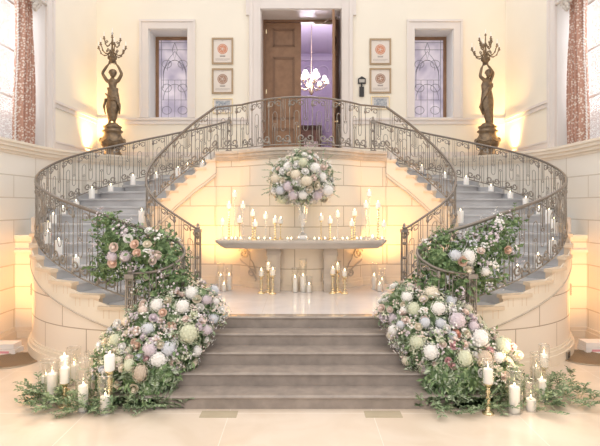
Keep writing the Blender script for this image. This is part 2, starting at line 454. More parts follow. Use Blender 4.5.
# ---- side walls / rear curved stair walls / coping / corner floors
YB = 13.0; XS = 5.4; ZC = 3.70; ZT = 8.6
for sx, side in ((-1, 'left'), (1, 'right')):
    path = [(XS, 1.0), (XS, 3.0), (XS, 5.0), (XS, 7.0), (XS, 9.3)]
    N = 40
    for i in range(N + 1):
        th = math.radians(90 + 90 * i / N); path.append((CX + 2.95 * math.sin(th), CY - 2.95 * math.cos(th)))
    path.append((1.8, 12.75))
    mb = MB(); rows = [[], []]; uvs = [[], []]; acc = 0; last = None
    for p in path:
        if last: acc += math.dist(p, last)
        last = p
        for k, z in enumerate((0.0, ZC - 0.2)):
            rows[k].append((p[0], p[1], z)); uvs[k].append((acc, z - 0.12))
    mb.grid(rows, uvs); struct('wall_%s' % side, mir(mb, sx), 'sideblock', recalc=False)
    # coping mouldings following the wall
    inner = [Vector(p) for p in path]

    def offp(d):
        o = []
        for i, p in enumerate(path):
            a = Vector(path[max(i - 1, 0)]); c = Vector(path[min(i + 1, len(path) - 1)]); t = (c - a).normalized()
            n = Vector((-t.y, t.x)); q = Vector(p) + n * d; o.append((q.x, q.y))
        return o
    mb = MB()
    for d, z0, z1 in ((0.03, ZC - 0.24, ZC - 0.19), (0.07, ZC - 0.19, ZC - 0.12), (0.11, ZC - 0.12, ZC - 0.05), (0.14, ZC - 0.05, ZC)):
        a = offp(d); c = offp(-0.12)
        rows = [[(p[0], p[1], z0) for p in a], [(p[0], p[1], z1) for p in a], [(p[0], p[1], z1) for p in c]]
        mb.grid(rows); mb.grid([rows[0], [(p[0], p[1], z0) for p in c]])
    struct('trim_coping_%s' % side, mir(mb, sx), 'stone', recalc=False)
    # corner floor at landing level, outside the curved wall
    arc = [(CX + 2.97 * math.sin(math.radians(90 + 90 * i / N)), CY - 2.97 * math.cos(math.radians(90 + 90 * i / N))) for i in range(N + 1)]
    struct('floor_corner_%s' % side, mir(MB().prism([(XS + 0.02, YB)] + arc + [(1.8, 12.77), (1.8, YB)], ZL - 0.15, ZL), sx), 'slab')
    # upper side wall with the window opening
    mb = MB(); T = XS + 0.6
    y0, y1 = 7.55, 10.38
    mb.box(XS, T, y1, YB + 0.7, ZC - 0.1, ZT); mb.box(XS, T, 5.6, y0, ZC - 0.1, ZT); mb.box(XS, T, y0, y1, 7.95, ZT); mb.box(XS, T, y0, y1, ZC - 0.2, ZC)
    struct('wall_upper_%s' % side, mir(mb, sx), 'plaster')
    mb = MB()
    mb.box(XS - 0.05, XS, y1, y1 + 0.30, ZC, ZT); mb.box(XS - 0.08, XS - 0.05, y1 + 0.20, y1 + 0.28, ZC, ZT); mb.box(XS - 0.06, XS - 0.05, y1 + 0.02, y1 + 0.06, ZC, ZT)
    mb.box(XS - 0.05, XS, y0 - 0.36, y0, ZC, ZT)
    struct('trim_window_%s' % side, mir(mb, sx), 'trim')
    mb = MB().box(XS + 0.001, T - 0.001, y1 - 0.012, y1 - 0.0005, ZC, 7.95)
    struct('trim_reveal_%s' % side, mir(mb, sx), 'reveal')
    # dado moulding and skirting on side wall
    mb = MB()
    mb.box(XS - 0.03, XS, y1 + 0.30, YB, 4.64, 4.80); mb.box(XS - 0.06, XS - 0.03, y1 + 0.30, YB, 4.73, 4.79)
    mb.box(XS - 0.03, XS, y1 + 0.30, YB, ZL, ZL + 0.28); mb.box(XS - 0.045, XS - 0.03, y1 + 0.30, YB, ZL + 0.25, ZL + 0.29)
    struct('trim_dado_%s' % side, mir(mb, sx), 'trim')
    # window frame and panes
    mb = MB(); xw = XS + 0.42
    for yy in (y0, y0 + 0.93, y0 + 1.86, y1 - 0.06): mb.box(xw, xw + 0.06, yy, yy + 0.06, ZC, 7.95)
    for zz in (ZC, ZC + 0.95, ZC + 1.9, ZC + 2.85, 7.85): mb.box(xw + 0.01, xw + 0.05, y0, y1, zz, zz + 0.05)
    wn = struct('window_%d' % (1 if sx < 0 else 2), mir(mb, sx), 'reveal')
    mir(MB().box(xw + 0.025, xw + 0.031, y0 + 0.06, y1 - 0.06, ZC + 0.05, 7.85), sx).build('pane', 'glass', wn)
    # pier closing the outside of the stair
    mb = MB()
    mb.box(5.07, XS, 9.3, 9.75, 0.0, 1.60); mb.box(5.07, XS, 9.26, 9.75, 1.60, 1.66); mb.box(5.08, XS, 9.30, 9.7, 1.66, 1.86); mb.box(5.07, XS, 9.27, 9.73, 1.86, 1.93)
    o = len(mb.v)
    for i, v in enumerate(mb.v): mb.uv[i] = (v[0] + 0.4, v[2] - 0.12)
    struct('wall_pier_%s' % side, mir(mb, sx), 'sideblock')
    mb = MB(); mb.box(5.07, XS, 9.24, 9.3, 0, 0.14); mb.box(5.07, XS, 9.265, 9.3, 0.14, 0.2); mb.box(XS - 0.06, XS, 5, 9.24, 0, 0.14); mb.box(XS - 0.035, XS, 5, 9.24, 0.14, 0.2)
    struct('baseboard_%s' % side, mir(mb, sx), 'stone')

# ---- back wall
DX = 1.07; DZ = 7.67; WX0, WX1, WZ0, WZ1 = 2.99, 4.02, 4.80, 7.145
mb = MB(); Y1 = YB + 0.65
for sx in (-1, 1):
    def bx(a, c, z0, z1): mb.box(min(sx * a, sx * c), max(sx * a, sx * c), YB, Y1, z0, z1)
    bx(DX, WX0, ZL - 0.15, ZT); bx(WX0, WX1, ZL - 0.15, WZ0); bx(WX0, WX1, WZ1, ZT); bx(WX1, XS + 0.6, ZL - 0.15, ZT)
mb.box(-DX, DX, YB, Y1, DZ, ZT)
struct('wall_back', mb, 'plaster')
mb = MB()   # door casing
for sx in (-1, 1):
    def bx(a, c, y0, z0, z1, y1=YB): mb.box(min(sx * a, sx * c), max(sx * a, sx * c), y0, y1, z0, z1)
    bx(DX, 1.37, YB - 0.06, ZL, ZT); bx(1.27, 1.35, YB - 0.09, ZL, ZT, YB - 0.06); bx(DX, DX + 0.05, YB - 0.08, ZL, ZT, YB - 0.06)
    bx(1.37, 1.45, YB - 0.06, 7.5, ZT)
    mb.box(min(sx * DX, sx * (DX - 0.02)), max(sx * DX, sx * (DX - 0.02)), YB, Y1 + 0.1, ZL, DZ)
mb.box(-DX, DX, YB - 0.06, YB, DZ, ZT); mb.box(-DX, DX, YB, Y1 + 0.1, DZ - 0.02, DZ)
struct('trim_door', mb, 'trim')
mb = MB()   # dado band
for sx in (-1, 1):
    def bx(a, c, y0, z0, z1, y1=YB): mb.box(min(sx * a, sx * c), max(sx * a, sx * c), y0, y1, z0, z1)
    bx(1.37, XS - 0.03, YB - 0.03, 4.63, 4.80); bx(1.37, XS - 0.03, YB - 0.06, 4.74, 4.79, YB - 0.03)
    bx(1.37, XS - 0.03, YB - 0.03, ZL, ZL + 0.28)
struct('trim_dado_back', mb, 'trim')
for k, sx in enumerate((-1, 1)):
    mb = MB()
    def bx(a, c, y0, z0, z1, y1=YB): mb.box(min(sx * a, sx * c), max(sx * a, sx * c), y0, y1, z0, z1)
    bx(WX0 - 0.2, WX0, YB - 0.05, WZ0 - .001, WZ1 + 0.24); bx(WX1, WX1 + 0.24, YB - 0.05, WZ0 - .001, WZ1 + 0.24); bx(WX0, WX1, YB - 0.05, WZ1, WZ1 + 0.24)
    bx(WX1 + 0.18, WX1 + 0.24, YB - 0.07, WZ0, WZ1 + 0.24, YB - 0.05); bx(WX0 - 0.2, WX0 - 0.14, YB - 0.07, WZ0, WZ1 + 0.24, YB - 0.05); bx(WX0 - 0.2, WX1 + 0.24, YB - 0.075, WZ1 + 0.18, WZ1 + 0.24, YB - 0.05)
    struct('trim_casing_%d' % (k + 1), mb, 'trim')
    mb = MB()
    def bx(a, c, y0, z0, z1, y1=YB): mb.box(min(sx * a, sx * c), max(sx * a, sx * c), y0, y1, z0, z1)
    bx(WX0, WX0 + 0.015, YB, WZ0, WZ1, Y1); bx(WX1 - 0.015, WX1, YB, WZ0, WZ1, Y1); bx(WX0, WX1, YB, WZ1 - 0.015, WZ1, Y1); bx(WX0, WX1, YB, WZ0, WZ0 + 0.015, Y1)
    struct('trim_lining_%d' % (k + 1), mb, 'reveal')
    # leaded window
    mb = MB(); ya = Y1 - 0.10
    def bw(a, c, z0, z1): mb.box(min(sx * a, sx * c), max(sx * a, sx * c), ya, ya + 0.07, z0, z1)
    bw(WX1 - 0.10, WX1 - 0.015, WZ0 + 0.015, WZ1 - 0.015); bw(WX0 + 0.015, WX0 + 0.06, WZ0 + 0.015, WZ1 - 0.015); bw(WX0 + 0.06, WX1 - 0.10, WZ1 - 0.10, WZ1 - 0.015); bw(WX0 + 0.06, WX1 - 0.10, WZ0 + 0.015, WZ0 + 0.05)
    wo = struct('window_%d' % (k + 3), mb, 'wood')
    MB().box(min(sx * (WX0 + 0.06), sx * (WX1 - 0.10)), max(sx * (WX0 + 0.06), sx * (WX1 - 0.10)), ya + 0.03, ya + 0.045, WZ0 + 0.05, WZ1 - 0.10).build('leaded_pane', 'leaded', wo)
    # lead came pattern
    mb = MB(); xa, xb = WX0 + 0.06, WX1 - 0.10; W = xb - xa; z0, z1 = WZ0 + 0.05, WZ1 - 0.10; H = z1 - z0
    def ln(ps, r=0.007): mb.tube([(sx * (xa + u * W), ya + 0.026, z0 + v * H) for u, v in ps], r, 4)
    for u in (0.08, 0.92): ln([(u, 0), (u, 1)])
    for v in (0.03, 0.97, 0.88): ln([(0, v), (1, v)])
    for u in (0.3, 0.5, 0.7): ln([(u, 0.03), (u, 0.5)], 0.005)
    for v in (0.25, 0.5): ln([(0.08, v), (0.92, v)], 0.005)
    for rr, vc in ((0.36, 0.55), (0.24, 0.62), (0.36, 0.25)):
        ln([(0.5 + rr * math.cos(a * PI / 12), vc + rr * 0.55 * math.sin(a * PI / 12)) for a in range(13)])
    for cxx in (0.25, 0.75):
        for vc in (0.12, 0.4, 0.70):
            ln([(cxx + 0.15 * math.cos(a * PI / 6), vc + 0.05 * math.sin(a * PI / 6)) for a in range(13)])
    ln([(0.5, 0.97), (0.42, 0.88), (0.5, 0.76), (0.58, 0.88), (0.5, 0.97)])
    ln([(0.14, 0.4), (0.14, 0.62), (0.3, 0.76), (0.5, 0.86), (0.7, 0.76), (0.86, 0.62), (0.86, 0.4)])
    mb.build('lead_came', 'lead', wo)
# ---- doorway: frame, leaves, the lilac room beyond
mb = MB(); yd = Y1 + 0.02
for sx in (-1, 1): mb.box(min(sx * (DX - 0.02), sx * (DX - 0.09)), max(sx * (DX - 0.02), sx * (DX - 0.09)), yd, yd + 0.12, ZL, DZ - 0.02)
mb.box(-DX + 0.09, DX - 0.09, yd, yd + 0.12, DZ - 0.09, DZ - 0.02)
fr = struct('door_frame_1', mb, 'woodtrim')


def leaf(name, loc, ang, w, h, flip):
    o = bpy.data.objects.new(name, None); C.objects.link(o); o.location = loc; o['kind'] = 'structure'
    def bb(mb, x0, x1, y0, y1, z0, z1): mb.box(min(flip * x0, flip * x1), max(flip * x0, flip * x1), y0, y1, z0, z1)
    def put(mb, nm, mt):
        mb.v = [(x + loc[0], y + loc[1], z + loc[2]) for x, y, z in mb.v]; return mb.build(nm, mt, o)
    mb = MB(); bb(mb, 0, w, 0.0, 0.06, 0, h); put(mb, 'leaf_board', 'wood')
    for z0, z1 in ((h * 0.05, h * 0.26), (h * 0.32, h * 0.76), (h * 0.83, h * 0.96)):
        mb = MB(); x0, x1 = w * 0.2, w * 0.82
        for t, e in ((0.0, 0.012), (0.035, 0.022)):
            bb(mb, x0 + t, x0 + t + 0.025, -e, 0, z0 + t, z1 - t); bb(mb, x1 - t - 0.025, x1 - t, -e, 0, z0 + t, z1 - t)
            bb(mb, x0 + t, x1 - t, -e, 0, z0 + t, z0 + t + 0.025); bb(mb, x0 + t, x1 - t, -e, 0, z1 - t - 0.025, z1 - t)
        put(mb, 'panel_moulding', 'woodtrim')
    for zz in (0.3, h * 0.5, h - 0.3):
        mb = MB(); bb(mb, 0.0, 0.03, -0.012, 0.0, zz, zz + 0.12); put(mb, 'hinge', 'brass')
    mb = MB(); mb.ball((flip * w * 0.93, -0.06, 1.05), 0.035, 8); mb.tube([(flip * w * 0.93, 0, 1.05), (flip * w * 0.93, -0.05, 1.05)], 0.012); put(mb, 'door_knob', 'brass')
    o.rotation_euler = (0, 0, ang); return o


leaf('door_1', (-DX + 0.09, yd + 0.03, ZL), 0, 0.98, DZ - 0.1 - ZL, 1)
leaf('door_2', (DX - 0.09, yd - 0.02, ZL), math.radians(83), 0.92, DZ - 0.1 - ZL, -1)
mb = MB(); mb.box(0.35, 0.85, yd - 0.05, yd, DZ - 0.16, DZ - 0.10); mb.tube([(0.6, yd - 0.05, DZ - 0.13), (0.8, yd - 0.35, DZ - 0.12), (0.96, yd - 0.45, DZ - 0.12)], 0.012)
dc = mb.build('door_closer', 'vent'); tag(dc, 'dark metal door closer arm at the top of the open doorway', 'door closer')
# room beyond
RY = 19.0
mb = MB(); mb.box(-2.5, 3.5, yd + 0.13, RY, ZL - 0.1, ZL); struct('floor_4', mb, 'wood')
mb = MB(); mb.box(-2.5, 3.5, RY, RY + 0.1, ZL, 8.6); mb.box(3.5, 3.6, Y1, RY, ZL, 8.6); mb.box(-2.6, -2.5, Y1, RY, ZL, 8.6); struct('wall_beyond', mb, 'lilac')
mb = MB(); mb.box(-2.5, 3.5, Y1 + 0.05, RY, 8.35, 8.45); struct('ceiling', mb, 'lilactrim')
mb = MB(); mb.box(-2.5, 3.5, RY - 0.12, RY, 8.05, 8.2); mb.box(-2.5, 3.5, RY - 0.06, RY, 7.25, 7.33)
for i in range(9):
    x0 = -1.9 + i * 0.55
    mb.tube([(x0 + 0.22 * math.cos(a * PI / 8), RY - 0.03, 7.65 + 0.22 * math.sin(a * PI / 8)) for a in range(9)], 0.03, 5)
    mb.box(x0 + 0.2, x0 + 0.35, RY - 0.05, RY, 7.33, 7.7)
struct('trim_cornice', mb, 'lilactrim')

# ================================================================== FRONT STEPS
fs = thing('front_steps', (0, 6.6, 0), 'flight of five wide grey stone steps rising to the white marble platform', 'steps')
for i in range(5):
    z1 = 0.168 * (i + 1); y0 = 6.03 + 0.33 * i
    if i == 4: y0 = 7.35
    mb = MB(); x = 2.35
    mb.box(-x, x, y0, (y0 + 0.36 if i < 4 else 7.50), 0.168 * i if i else 0.0, z1 - 0.045)
    prof = [(y0, z1 - 0.045), (y0 - 0.02, z1 - 0.04), (y0 - 0.03, z1 - 0.022), (y0 - 0.022, z1 - 0.006), (y0, z1), (y0 + 0.36 if i < 4 else 7.50, z1), (y0 + 0.36 if i < 4 else 7.50, z1 - 0.045)]
    n = len(prof)
    mb.add([(-x, a, c) for a, c in prof] + [(x, a, c) for a, c in prof], [tuple(range(n)), tuple(range(2 * n - 1, n - 1, -1))] + [(k, (k + 1) % n, n + (k + 1) % n, n + k) for k in range(n)])
    if i == 4: mb.v = [(a, c, d) for a, c, d in mb.v]
    mb.build('step', 'stepgrey', fs)

# ================================================================== CURVED STAIRS
def stair(sx):
    side = 'left' if sx < 0 else 'right'
    rt = thing('curved_staircase', (sx * CX, CY, ZP), 'curved limestone staircase with grey marble treads sweeping up on the %s' % side, 'staircase')
    for n in range(1, 17):
        z1 = zs(n); mb = MB()
        Rb = 2.47
        K = 6

        def ring(sa, Ro, ins):
            pi_ = inn(sa); 
            # move inner edge towards the well
            c = Vector((2.3, 9.8)); v = Vector(pi_)
            po = Vector(out(sa, Ro)); d = (v - po).normalized() * ins; v = v + d
            return (v.x, v.y), (po.x, po.y)
        for (sa, sb, Ro, ins, za, zb) in ((n, n + 1.0, Rb, -0.07, z1 - R_, z1 - 0.04), (n - 0.09, n + 1.0, Rb, -0.07, z1 - 0.04, z1)):
            I = []; O = []
            for k in range(K + 1):
                a, c = ring(sa + (sb - sa) * k / K, Ro, ins); I.append(a); O.append(c)
            mb.prism(I + O[::-1], za, zb)
        mir(mb, sx).build('step', ['tread'], rt)
        mo = MB(); mi = MB()   # limestone step ends, moulded nosing returned round the end
        for (sa, sb, ex, za, zb) in ((n, n + 1.0, 0.0, z1 - R_ - 0.02, z1 - 0.05), (n - 0.09, n + 1.0, 0.035, z1 - 0.05, z1 + 0.002)):
            sl = [sa + (sb - sa) * k / K for k in range(K + 1)]
            mo.prism([out(q, 2.57 + ex) for q in sl] + [out(q, 2.47) for q in sl[::-1]], za, zb)
            mi.prism([ring(q, Rb, ex + 0.01)[0] for q in sl] + [ring(q, Rb, -0.07)[0] for q in sl[::-1]], za, zb)
        mir(mo, sx).build('step_end', 'endstone' if n < 9 else 'tread', rt); mir(mi, sx).build('step_end', 'endstone', rt, label='cream limestone step end')
    # landing-side nosing
    # outer drum wall (front half) and its mouldings
    Rw = 2.55
    ss = [-0.5 + (9.0 + 0.5) * i / 95 for i in range(96)]
    P = [out(s, Rw) for s in ss]
    pre = [(1.35, 6.62), (1.48, 6.60), (1.75, 6.66), (1.98, 6.86), (2.08, 7.05)]
    # wall with brick uv
    mb = MB(); rows = [[], []]; uvs = [[], []]; acc = 0; last = None; ZTOP = []
    for s, p in zip(ss, P):
        if last: acc += math.dist(p, last)
        last = p
        zt = max(zs(s) - R_ * 0.75, 0.86)
        for k, z in enumerate((0.0, zt)): rows[k].append((p[0], p[1], z)); uvs[k].append((acc, z - 0.22))
    mb.grid(rows, uvs); mir(mb, sx).build('drum_wall', 'drum', rt, recalc=False)
    # cheek block under the foot of the railing
    mb = MB(); mb.prism([(1.66, 6.76), (1.80, 6.68), (2.15, 6.66), (2.40, 6.72), (2.5, 6.9), (2.5, 7.24), (2.0, 7.34), (1.66, 7.34)], 0.0, 0.86)
    mir(mb, sx).build('curtail_block', 'stone', rt)
    # raked smooth band + bead
    mb = MB(); rows = [[], [], [], []]
    bead = []
    for s in ss:
        if s < 0.3: continue
        a = out(s, Rw + 0.02); q = out(s, Rw)
        z0 = zs(s) - 0.42; z1 = zs(s) - R_ * 0.6
        rows[0].append((q[0], q[1], z0)); rows[1].append((a[0], a[1], z0)); rows[2].append((a[0], a[1], z1)); rows[3].append((q[0], q[1], z1))
        bead.append((a[0], a[1], z0))
    mb.grid(rows); mir(mb, sx).build('raked_band', 'stone', rt, recalc=False)
    mb = MB(); mb.tube(bead, 0.014, 6); mir(mb, sx).build('raked_bead', 'slab', rt, smooth=True)
    mb = MB()
    for Ro, z0, z1 in ((0.07, 0, 0.15), (0.045, 0.15, 0.21), (0.02, 0.21, 0.25)):
        mb.grid([[(*out(s, Rw), z1) for s in ss], [(*out(s, Rw + Ro), z1) for s in ss], [(*out(s, Rw + Ro), z0) for s in ss]])
    mir(mb, sx).build('plinth', 'stone', rt, recalc=False)
    # inner wall round the well, with raked band
    si = [1.0 + 16.0 * i / 140 for i in range(141)]
    mb = MB(); rows = [[], []]; uvs = [[], []]; acc = 0; last = None
    for s in si:
        p = inn(s)
        if last: acc += math.dist(p, last)
        last = p
        for k, z in enumerate((ZP, zs(s) - R_ * 0.75)): rows[k].append((p[0], p[1], z)); uvs[k].append((acc + 0.15, z - ZP))
    mb.grid(rows, uvs); mir(mb, sx).build('well_wall', 'block', rt, recalc=False)
    mb = MB(); rows = [[], [], [], []]; bead = []; bead2 = []
    for s in si:
        p = Vector(inn(s)); o2 = Vector(out(s)); d = (p - o2).normalized(); q = p + d * 0.02
        z0 = max(zs(s) - 0.52, ZP); z1 = zs(s) - R_ * 0.6
        rows[0].append((p.x, p.y, z0)); rows[1].append((q.x, q.y, z0)); rows[2].append((q.x, q.y, z1)); rows[3].append((p.x, p.y, z1))
        bead.append((q.x, q.y, z0)); q2 = p + d * 0.022; bead2.append((q2.x, q2.y, max(zs(s) - 0.45, ZP)))
    mb.grid(rows); mir(mb, sx).build('raked_band', 'stone', rt, recalc=False)
    mb = MB(); mb.tube(bead, 0.014, 6); mb.tube(bead2, 0.008, 5); mir(mb, sx).build('raked_bead', 'slab', rt, smooth=True)
    mb = MB()
    for ofs, z0, z1 in ((0.05, ZP, ZP + 0.1), (0.025, ZP + 0.1, ZP + 0.16)):
        r1 = []; r2 = []; r3 = []
        for s in si:
            if zs(s) - R_ < z1 + 0.1: continue
            p = Vector(inn(s)); o2 = Vector(out(s)); d = (p - o2).normalized(); q = p + d * ofs
            r1.append((p.x, p.y, z1)); r2.append((q.x, q.y, z1)); r3.append((q.x, q.y, z0))
        mb.grid([r1, r2, r3])
    mir(mb, sx).build('base_moulding', 'stone', rt, recalc=False)
    # grey skirting at the foot of the curved rear wall
    mb = MB()
    for n in range(8, 17):
        a = [out(n + k / 4, 2.68) for k in range(5)]; c = [out(n + k / 4, 2.60) for k in range(5)]
        mb.prism(c + a[::-1], zs(n) - R_, zs(n) + 0.12)
    mir(mb, sx).build('skirting', 'tread', rt)
    return rt


stair(-1); stair(1)
# ================================================================== RAILINGS
def spiral(cu, cv, r0, turns, start, dirn, k=18, r1=0.012):
    o = []
    for i in range(k + 1):
        t = i / k; r = r0 + (r1 - r0) * t; a = start + dirn * 2 * PI * turns * t
        o.append((cu + r * math.cos(a), cv + r * math.sin(a)))
    return o


class Rail:
    """a railing panel surface: u = metres along, v = metres above the bottom bar"""
    def __init__(s, samples):
        s.P = [Vector(p[:3]) for p in samples]; s.zb = [p[3] for p in samples]
        s.L = [0.0]
        for i in range(1, len(s.P)):
            s.L.append(s.L[-1] + (s.P[i].xy - s.P[i - 1].xy).length)
        s.len = s.L[-1]

    def at(s, u):
        u = max(0.0, min(u, s.len)); lo, hi = 0, len(s.L) - 1
        while hi - lo > 1:
            m = (lo + hi) // 2
            if s.L[m] <= u: lo = m
            else: hi = m
        f = (u - s.L[lo]) / max(s.L[hi] - s.L[lo], 1e-9)
        p = s.P[lo].lerp(s.P[hi], f); zb = s.zb[lo] + (s.zb[hi] - s.zb[lo]) * f
        return p.x, p.y, p.z, zb

    def pt(s, u, v):   # v 0..1
        x, y, zt, zb = s.at(u); return (x, y, zb + (zt - zb) * v)


def make_railing(rt, rail, sx, bay=0.44, posts=()):
    n = max(1, round(rail.len / bay)); w = rail.len / n
    mb = MB(); q = [i * rail.len / (n * 8) for i in range(n * 8 + 1)]
    mb.tube([rail.pt(u, 1.0) for u in q], 0.027, 8, flat=0.75); mir(mb, sx).build('handrail', 'handrail', rt, smooth=True)
    mb = MB(); mb.tube([rail.pt(u, 0.0) for u in q], 0.013, 5); mir(mb, sx).build('bottom_rail', 'metal', rt, smooth=True)
    for i in range(n):
        u0 = i * w

        def line(mb, uv, r=0.0066, nn=4): mb.tube([rail.pt(u0 + u, v) for u, v in uv], r, nn)
        a = lambda f: f * w
        # upright with bell ornament at its foot and a tulip near its head
        mb = MB(); line(mb, [(0, 0), (0, 0.5), (0, 1)], 0.009)
        for v0, prof in ((0.02, ((0.012, 0), (0.036, 0.01), (0.034, 0.03), (0.018, 0.07), (0.014, 0.10), (0.024, 0.115), (0.01, 0.14))), (0.80, ((0.008, 0), (0.026, 0.02), (0.03, 0.06), (0.016, 0.075), (0.03, 0.11)))):
            x, y, z = rail.pt(u0, v0); mb.lathe(prof, x, y, z, 6)
        mir(mb, sx).build('baluster', 'metal', rt, smooth=True)
        # tall arch
        mb = MB(); ar = 0.10
        pts_ = [(a(0.20), 0.03), (a(0.20), 0.35), (a(0.20), 0.64)] + [(a(0.20 + 0.11 * (1 - math.cos(t * PI / 6))), 0.64 + 0.075 * math.sin(t * PI / 6)) for t in range(1, 6)] + [(a(0.42), 0.64), (a(0.42), 0.35), (a(0.42), 0.03)]
        line(mb, pts_)
        line(mb, [(a(0.31), 0.0), (a(0.31), 0.40)], 0.008)
        line(mb, [(a(0.31) + 0.026 * math.cos(t * PI / 5), 0.44 + 0.027 * math.sin(t * PI / 5)) for t in range(11)], 0.007)
        mir(mb, sx).build('arch_bar', 'metal', rt, smooth=True)
        # hanging loop
        mb = MB()
        pts_ = [(a(0.60), 0.97), (a(0.60), 0.6), (a(0.60), 0.36)] + [(a(0.60 + 0.10 * (1 - math.cos(t * PI / 6))), 0.36 - 0.075 * math.sin(t * PI / 6)) for t in range(1, 6)] + [(a(0.80), 0.36), (a(0.80), 0.6), (a(0.80), 0.97)]
        line(mb, pts_)
        line(mb, [(a(0.70), 0.58), (a(0.70), 0.99)], 0.008)
        line(mb, [(a(0.70) + 0.026 * math.cos(t * PI / 5), 0.54 + 0.027 * math.sin(t * PI / 5)) for t in range(11)], 0.007)
        mir(mb, sx).build('loop_bar', 'metal', rt, smooth=True)
        # paired scrolls, high over the arch and low under the loop
        mb = MB()
        for cc, st, dr in ((a(0.31) - 0.078, 0, 1), (a(0.31) + 0.078, PI, -1)):
            line(mb, [(u, v) for u, v in spiral(cc, 0.875, 0.076, 1.15, st, dr, 18, 0.022)], 0.0105, 5)
        line(mb, [(a(0.31), 0.87), (a(0.31), 0.99)], 0.01)
        mir(mb, sx).build('scroll_pair', 'metal', rt, smooth=True); mb = MB()
        for cc, st, dr in ((a(0.70) - 0.085, 0, -1), (a(0.70) + 0.085, PI, 1)):
            line(mb, [(u, v) for u, v in spiral(cc, 0.135, 0.083, 1.2, st, dr, 18, 0.025)], 0.015, 5)
        line(mb, [(a(0.70), 0.135), (a(0.70), 0.0)], 0.012)
        mir(mb, sx).build('scroll_pair', 'metal', rt, smooth=True)
    for u in posts:
        x, y, zt, zb = rail.at(u * rail.len); mb = MB()
        z0 = zb - 0.12
        for dx in (-0.045, 0.045):
            for dy in (-0.045, 0.045): mb.tube([(x + dx, y + dy, z0), (x + dx, y + dy, zt - 0.05)], 0.012, 5)
        mb.box(x - 0.07, x + 0.07, y - 0.07, y + 0.07, z0, z0 + 0.05); mb.box(x - 0.065, x + 0.065, y - 0.065, y + 0.065, zt - 0.06, zt + 0.0)
        mb.lathe(((0.03, 0), (0.045, 0.03), (0.02, 0.06), (0.03, 0.08), (0.005, 0.12)), x, y, zt, 8)
        for zz in (0.25, 0.5, 0.75): mb.lathe(((0.01, -0.03), (0.05, 0), (0.01, 0.03)), x, y, z0 + (zt - z0) * zz, 6)
        mir(mb, sx).build('newel_post', 'metal', rt)


ZO = [2.06, 2.20, 2.36, 2.50, 2.63, 2.76, 2.87, 3.00, 3.14, 3.30, 3.47, 3.62, 3.78, 3.95, 4.12, 4.28, 4.44, 4.60]
ZI = [1.98, 2.05, 2.16, 2.28, 2.40, 2.52, 2.66, 2.82, 2.99, 3.16, 3.35, 3.55, 3.74, 3.92, 4.10, 4.26, 4.43, 4.58]
for sx, side in ((-1, 'left'), (1, 'right')):
    pre = [(2.36, 6.80, 1.55, .98), (2.04, 6.76, 1.58, .95), (1.80, 6.82, 1.66, .93), (1.66, 7.0, 1.80, .93), (1.78, 7.19, 1.93, .94), (2.10, 7.27, 2.08, 0.98)]
    ctrl = pre + [(*out(s, 2.50), cr([(z,) for z in ZO], s)[0], zs(s) + 0.10) for s in [1 + 0.5 * i for i in range(33)]]
    smp = [cr(ctrl, i / 6) for i in range((len(ctrl) - 1) * 6 + 1)]
    rt = thing('stair_railing', (sx * CX, CY, ZP), 'scrolled bronze railing along the outer edge of the %s staircase, ending in a curled volute' % side, 'railing')
    make_railing(rt, Rail(smp), sx, 0.46, posts=(0.0, 1.0))
    smp = []
    for i in range(0, 129):
        s = 1.0 + 16 * i / 128; p = Vector(inn(s)); o2 = Vector(out(s)); p = p + (o2 - p).normalized() * 0.02
        smp.append((p.x, p.y, cr([(z,) for z in ZI], s)[0], zs(s) + 0.10))
    rt = thing('stair_railing', (sx * 2.4, 9.8, ZP), 'scrolled bronze railing around the inner well of the %s staircase, newel beside the console' % side, 'railing')
    make_railing(rt, Rail(smp), sx, 0.44, posts=(0.0,))
smp = []
for i in range(0, 61):
    x = -1.78 + 3.56 * i / 60
    y = bowY(x) + 0.06 if abs(x) < 1.27 else 10.29 + (abs(x) - 1.27) * 0.3
    smp.append((x, y, 4.58 + 0.03 * math.cos(x * PI / 3.6), ZL + 0.07))
rt = thing('balcony_railing', (0, 9.6, ZL), 'scrolled bronze railing along the bowed edge of the upper landing before the door', 'railing')
make_railing(rt, Rail(smp), 1, 0.46)

# ================================================================== CONSOLE
ct = thing('console_table', (0, 9.2, ZP), 'carved limestone console table with a bow front below the landing', 'console table')


def tabpoly(ins):
    f = []
    for i in range(41):
        t = -1 + 2 * i / 40; x = t * (1.60 - ins); y = 8.92 + 0.14 * t * t + ins + (0.55 * max(0, abs(t) - 0.95) / 0.05) ** 2 * 0.4
        f.append((x, min(y, 9.35)))
    back = [(x / 10, bowY(x / 10) - 0.012) for x in range(12, -13, -1)]
    return f + [(1.60 - ins, 10.05), (1.27, 10.15)] + back + [(-1.27, 10.15), (-1.60 + ins, 10.05)]


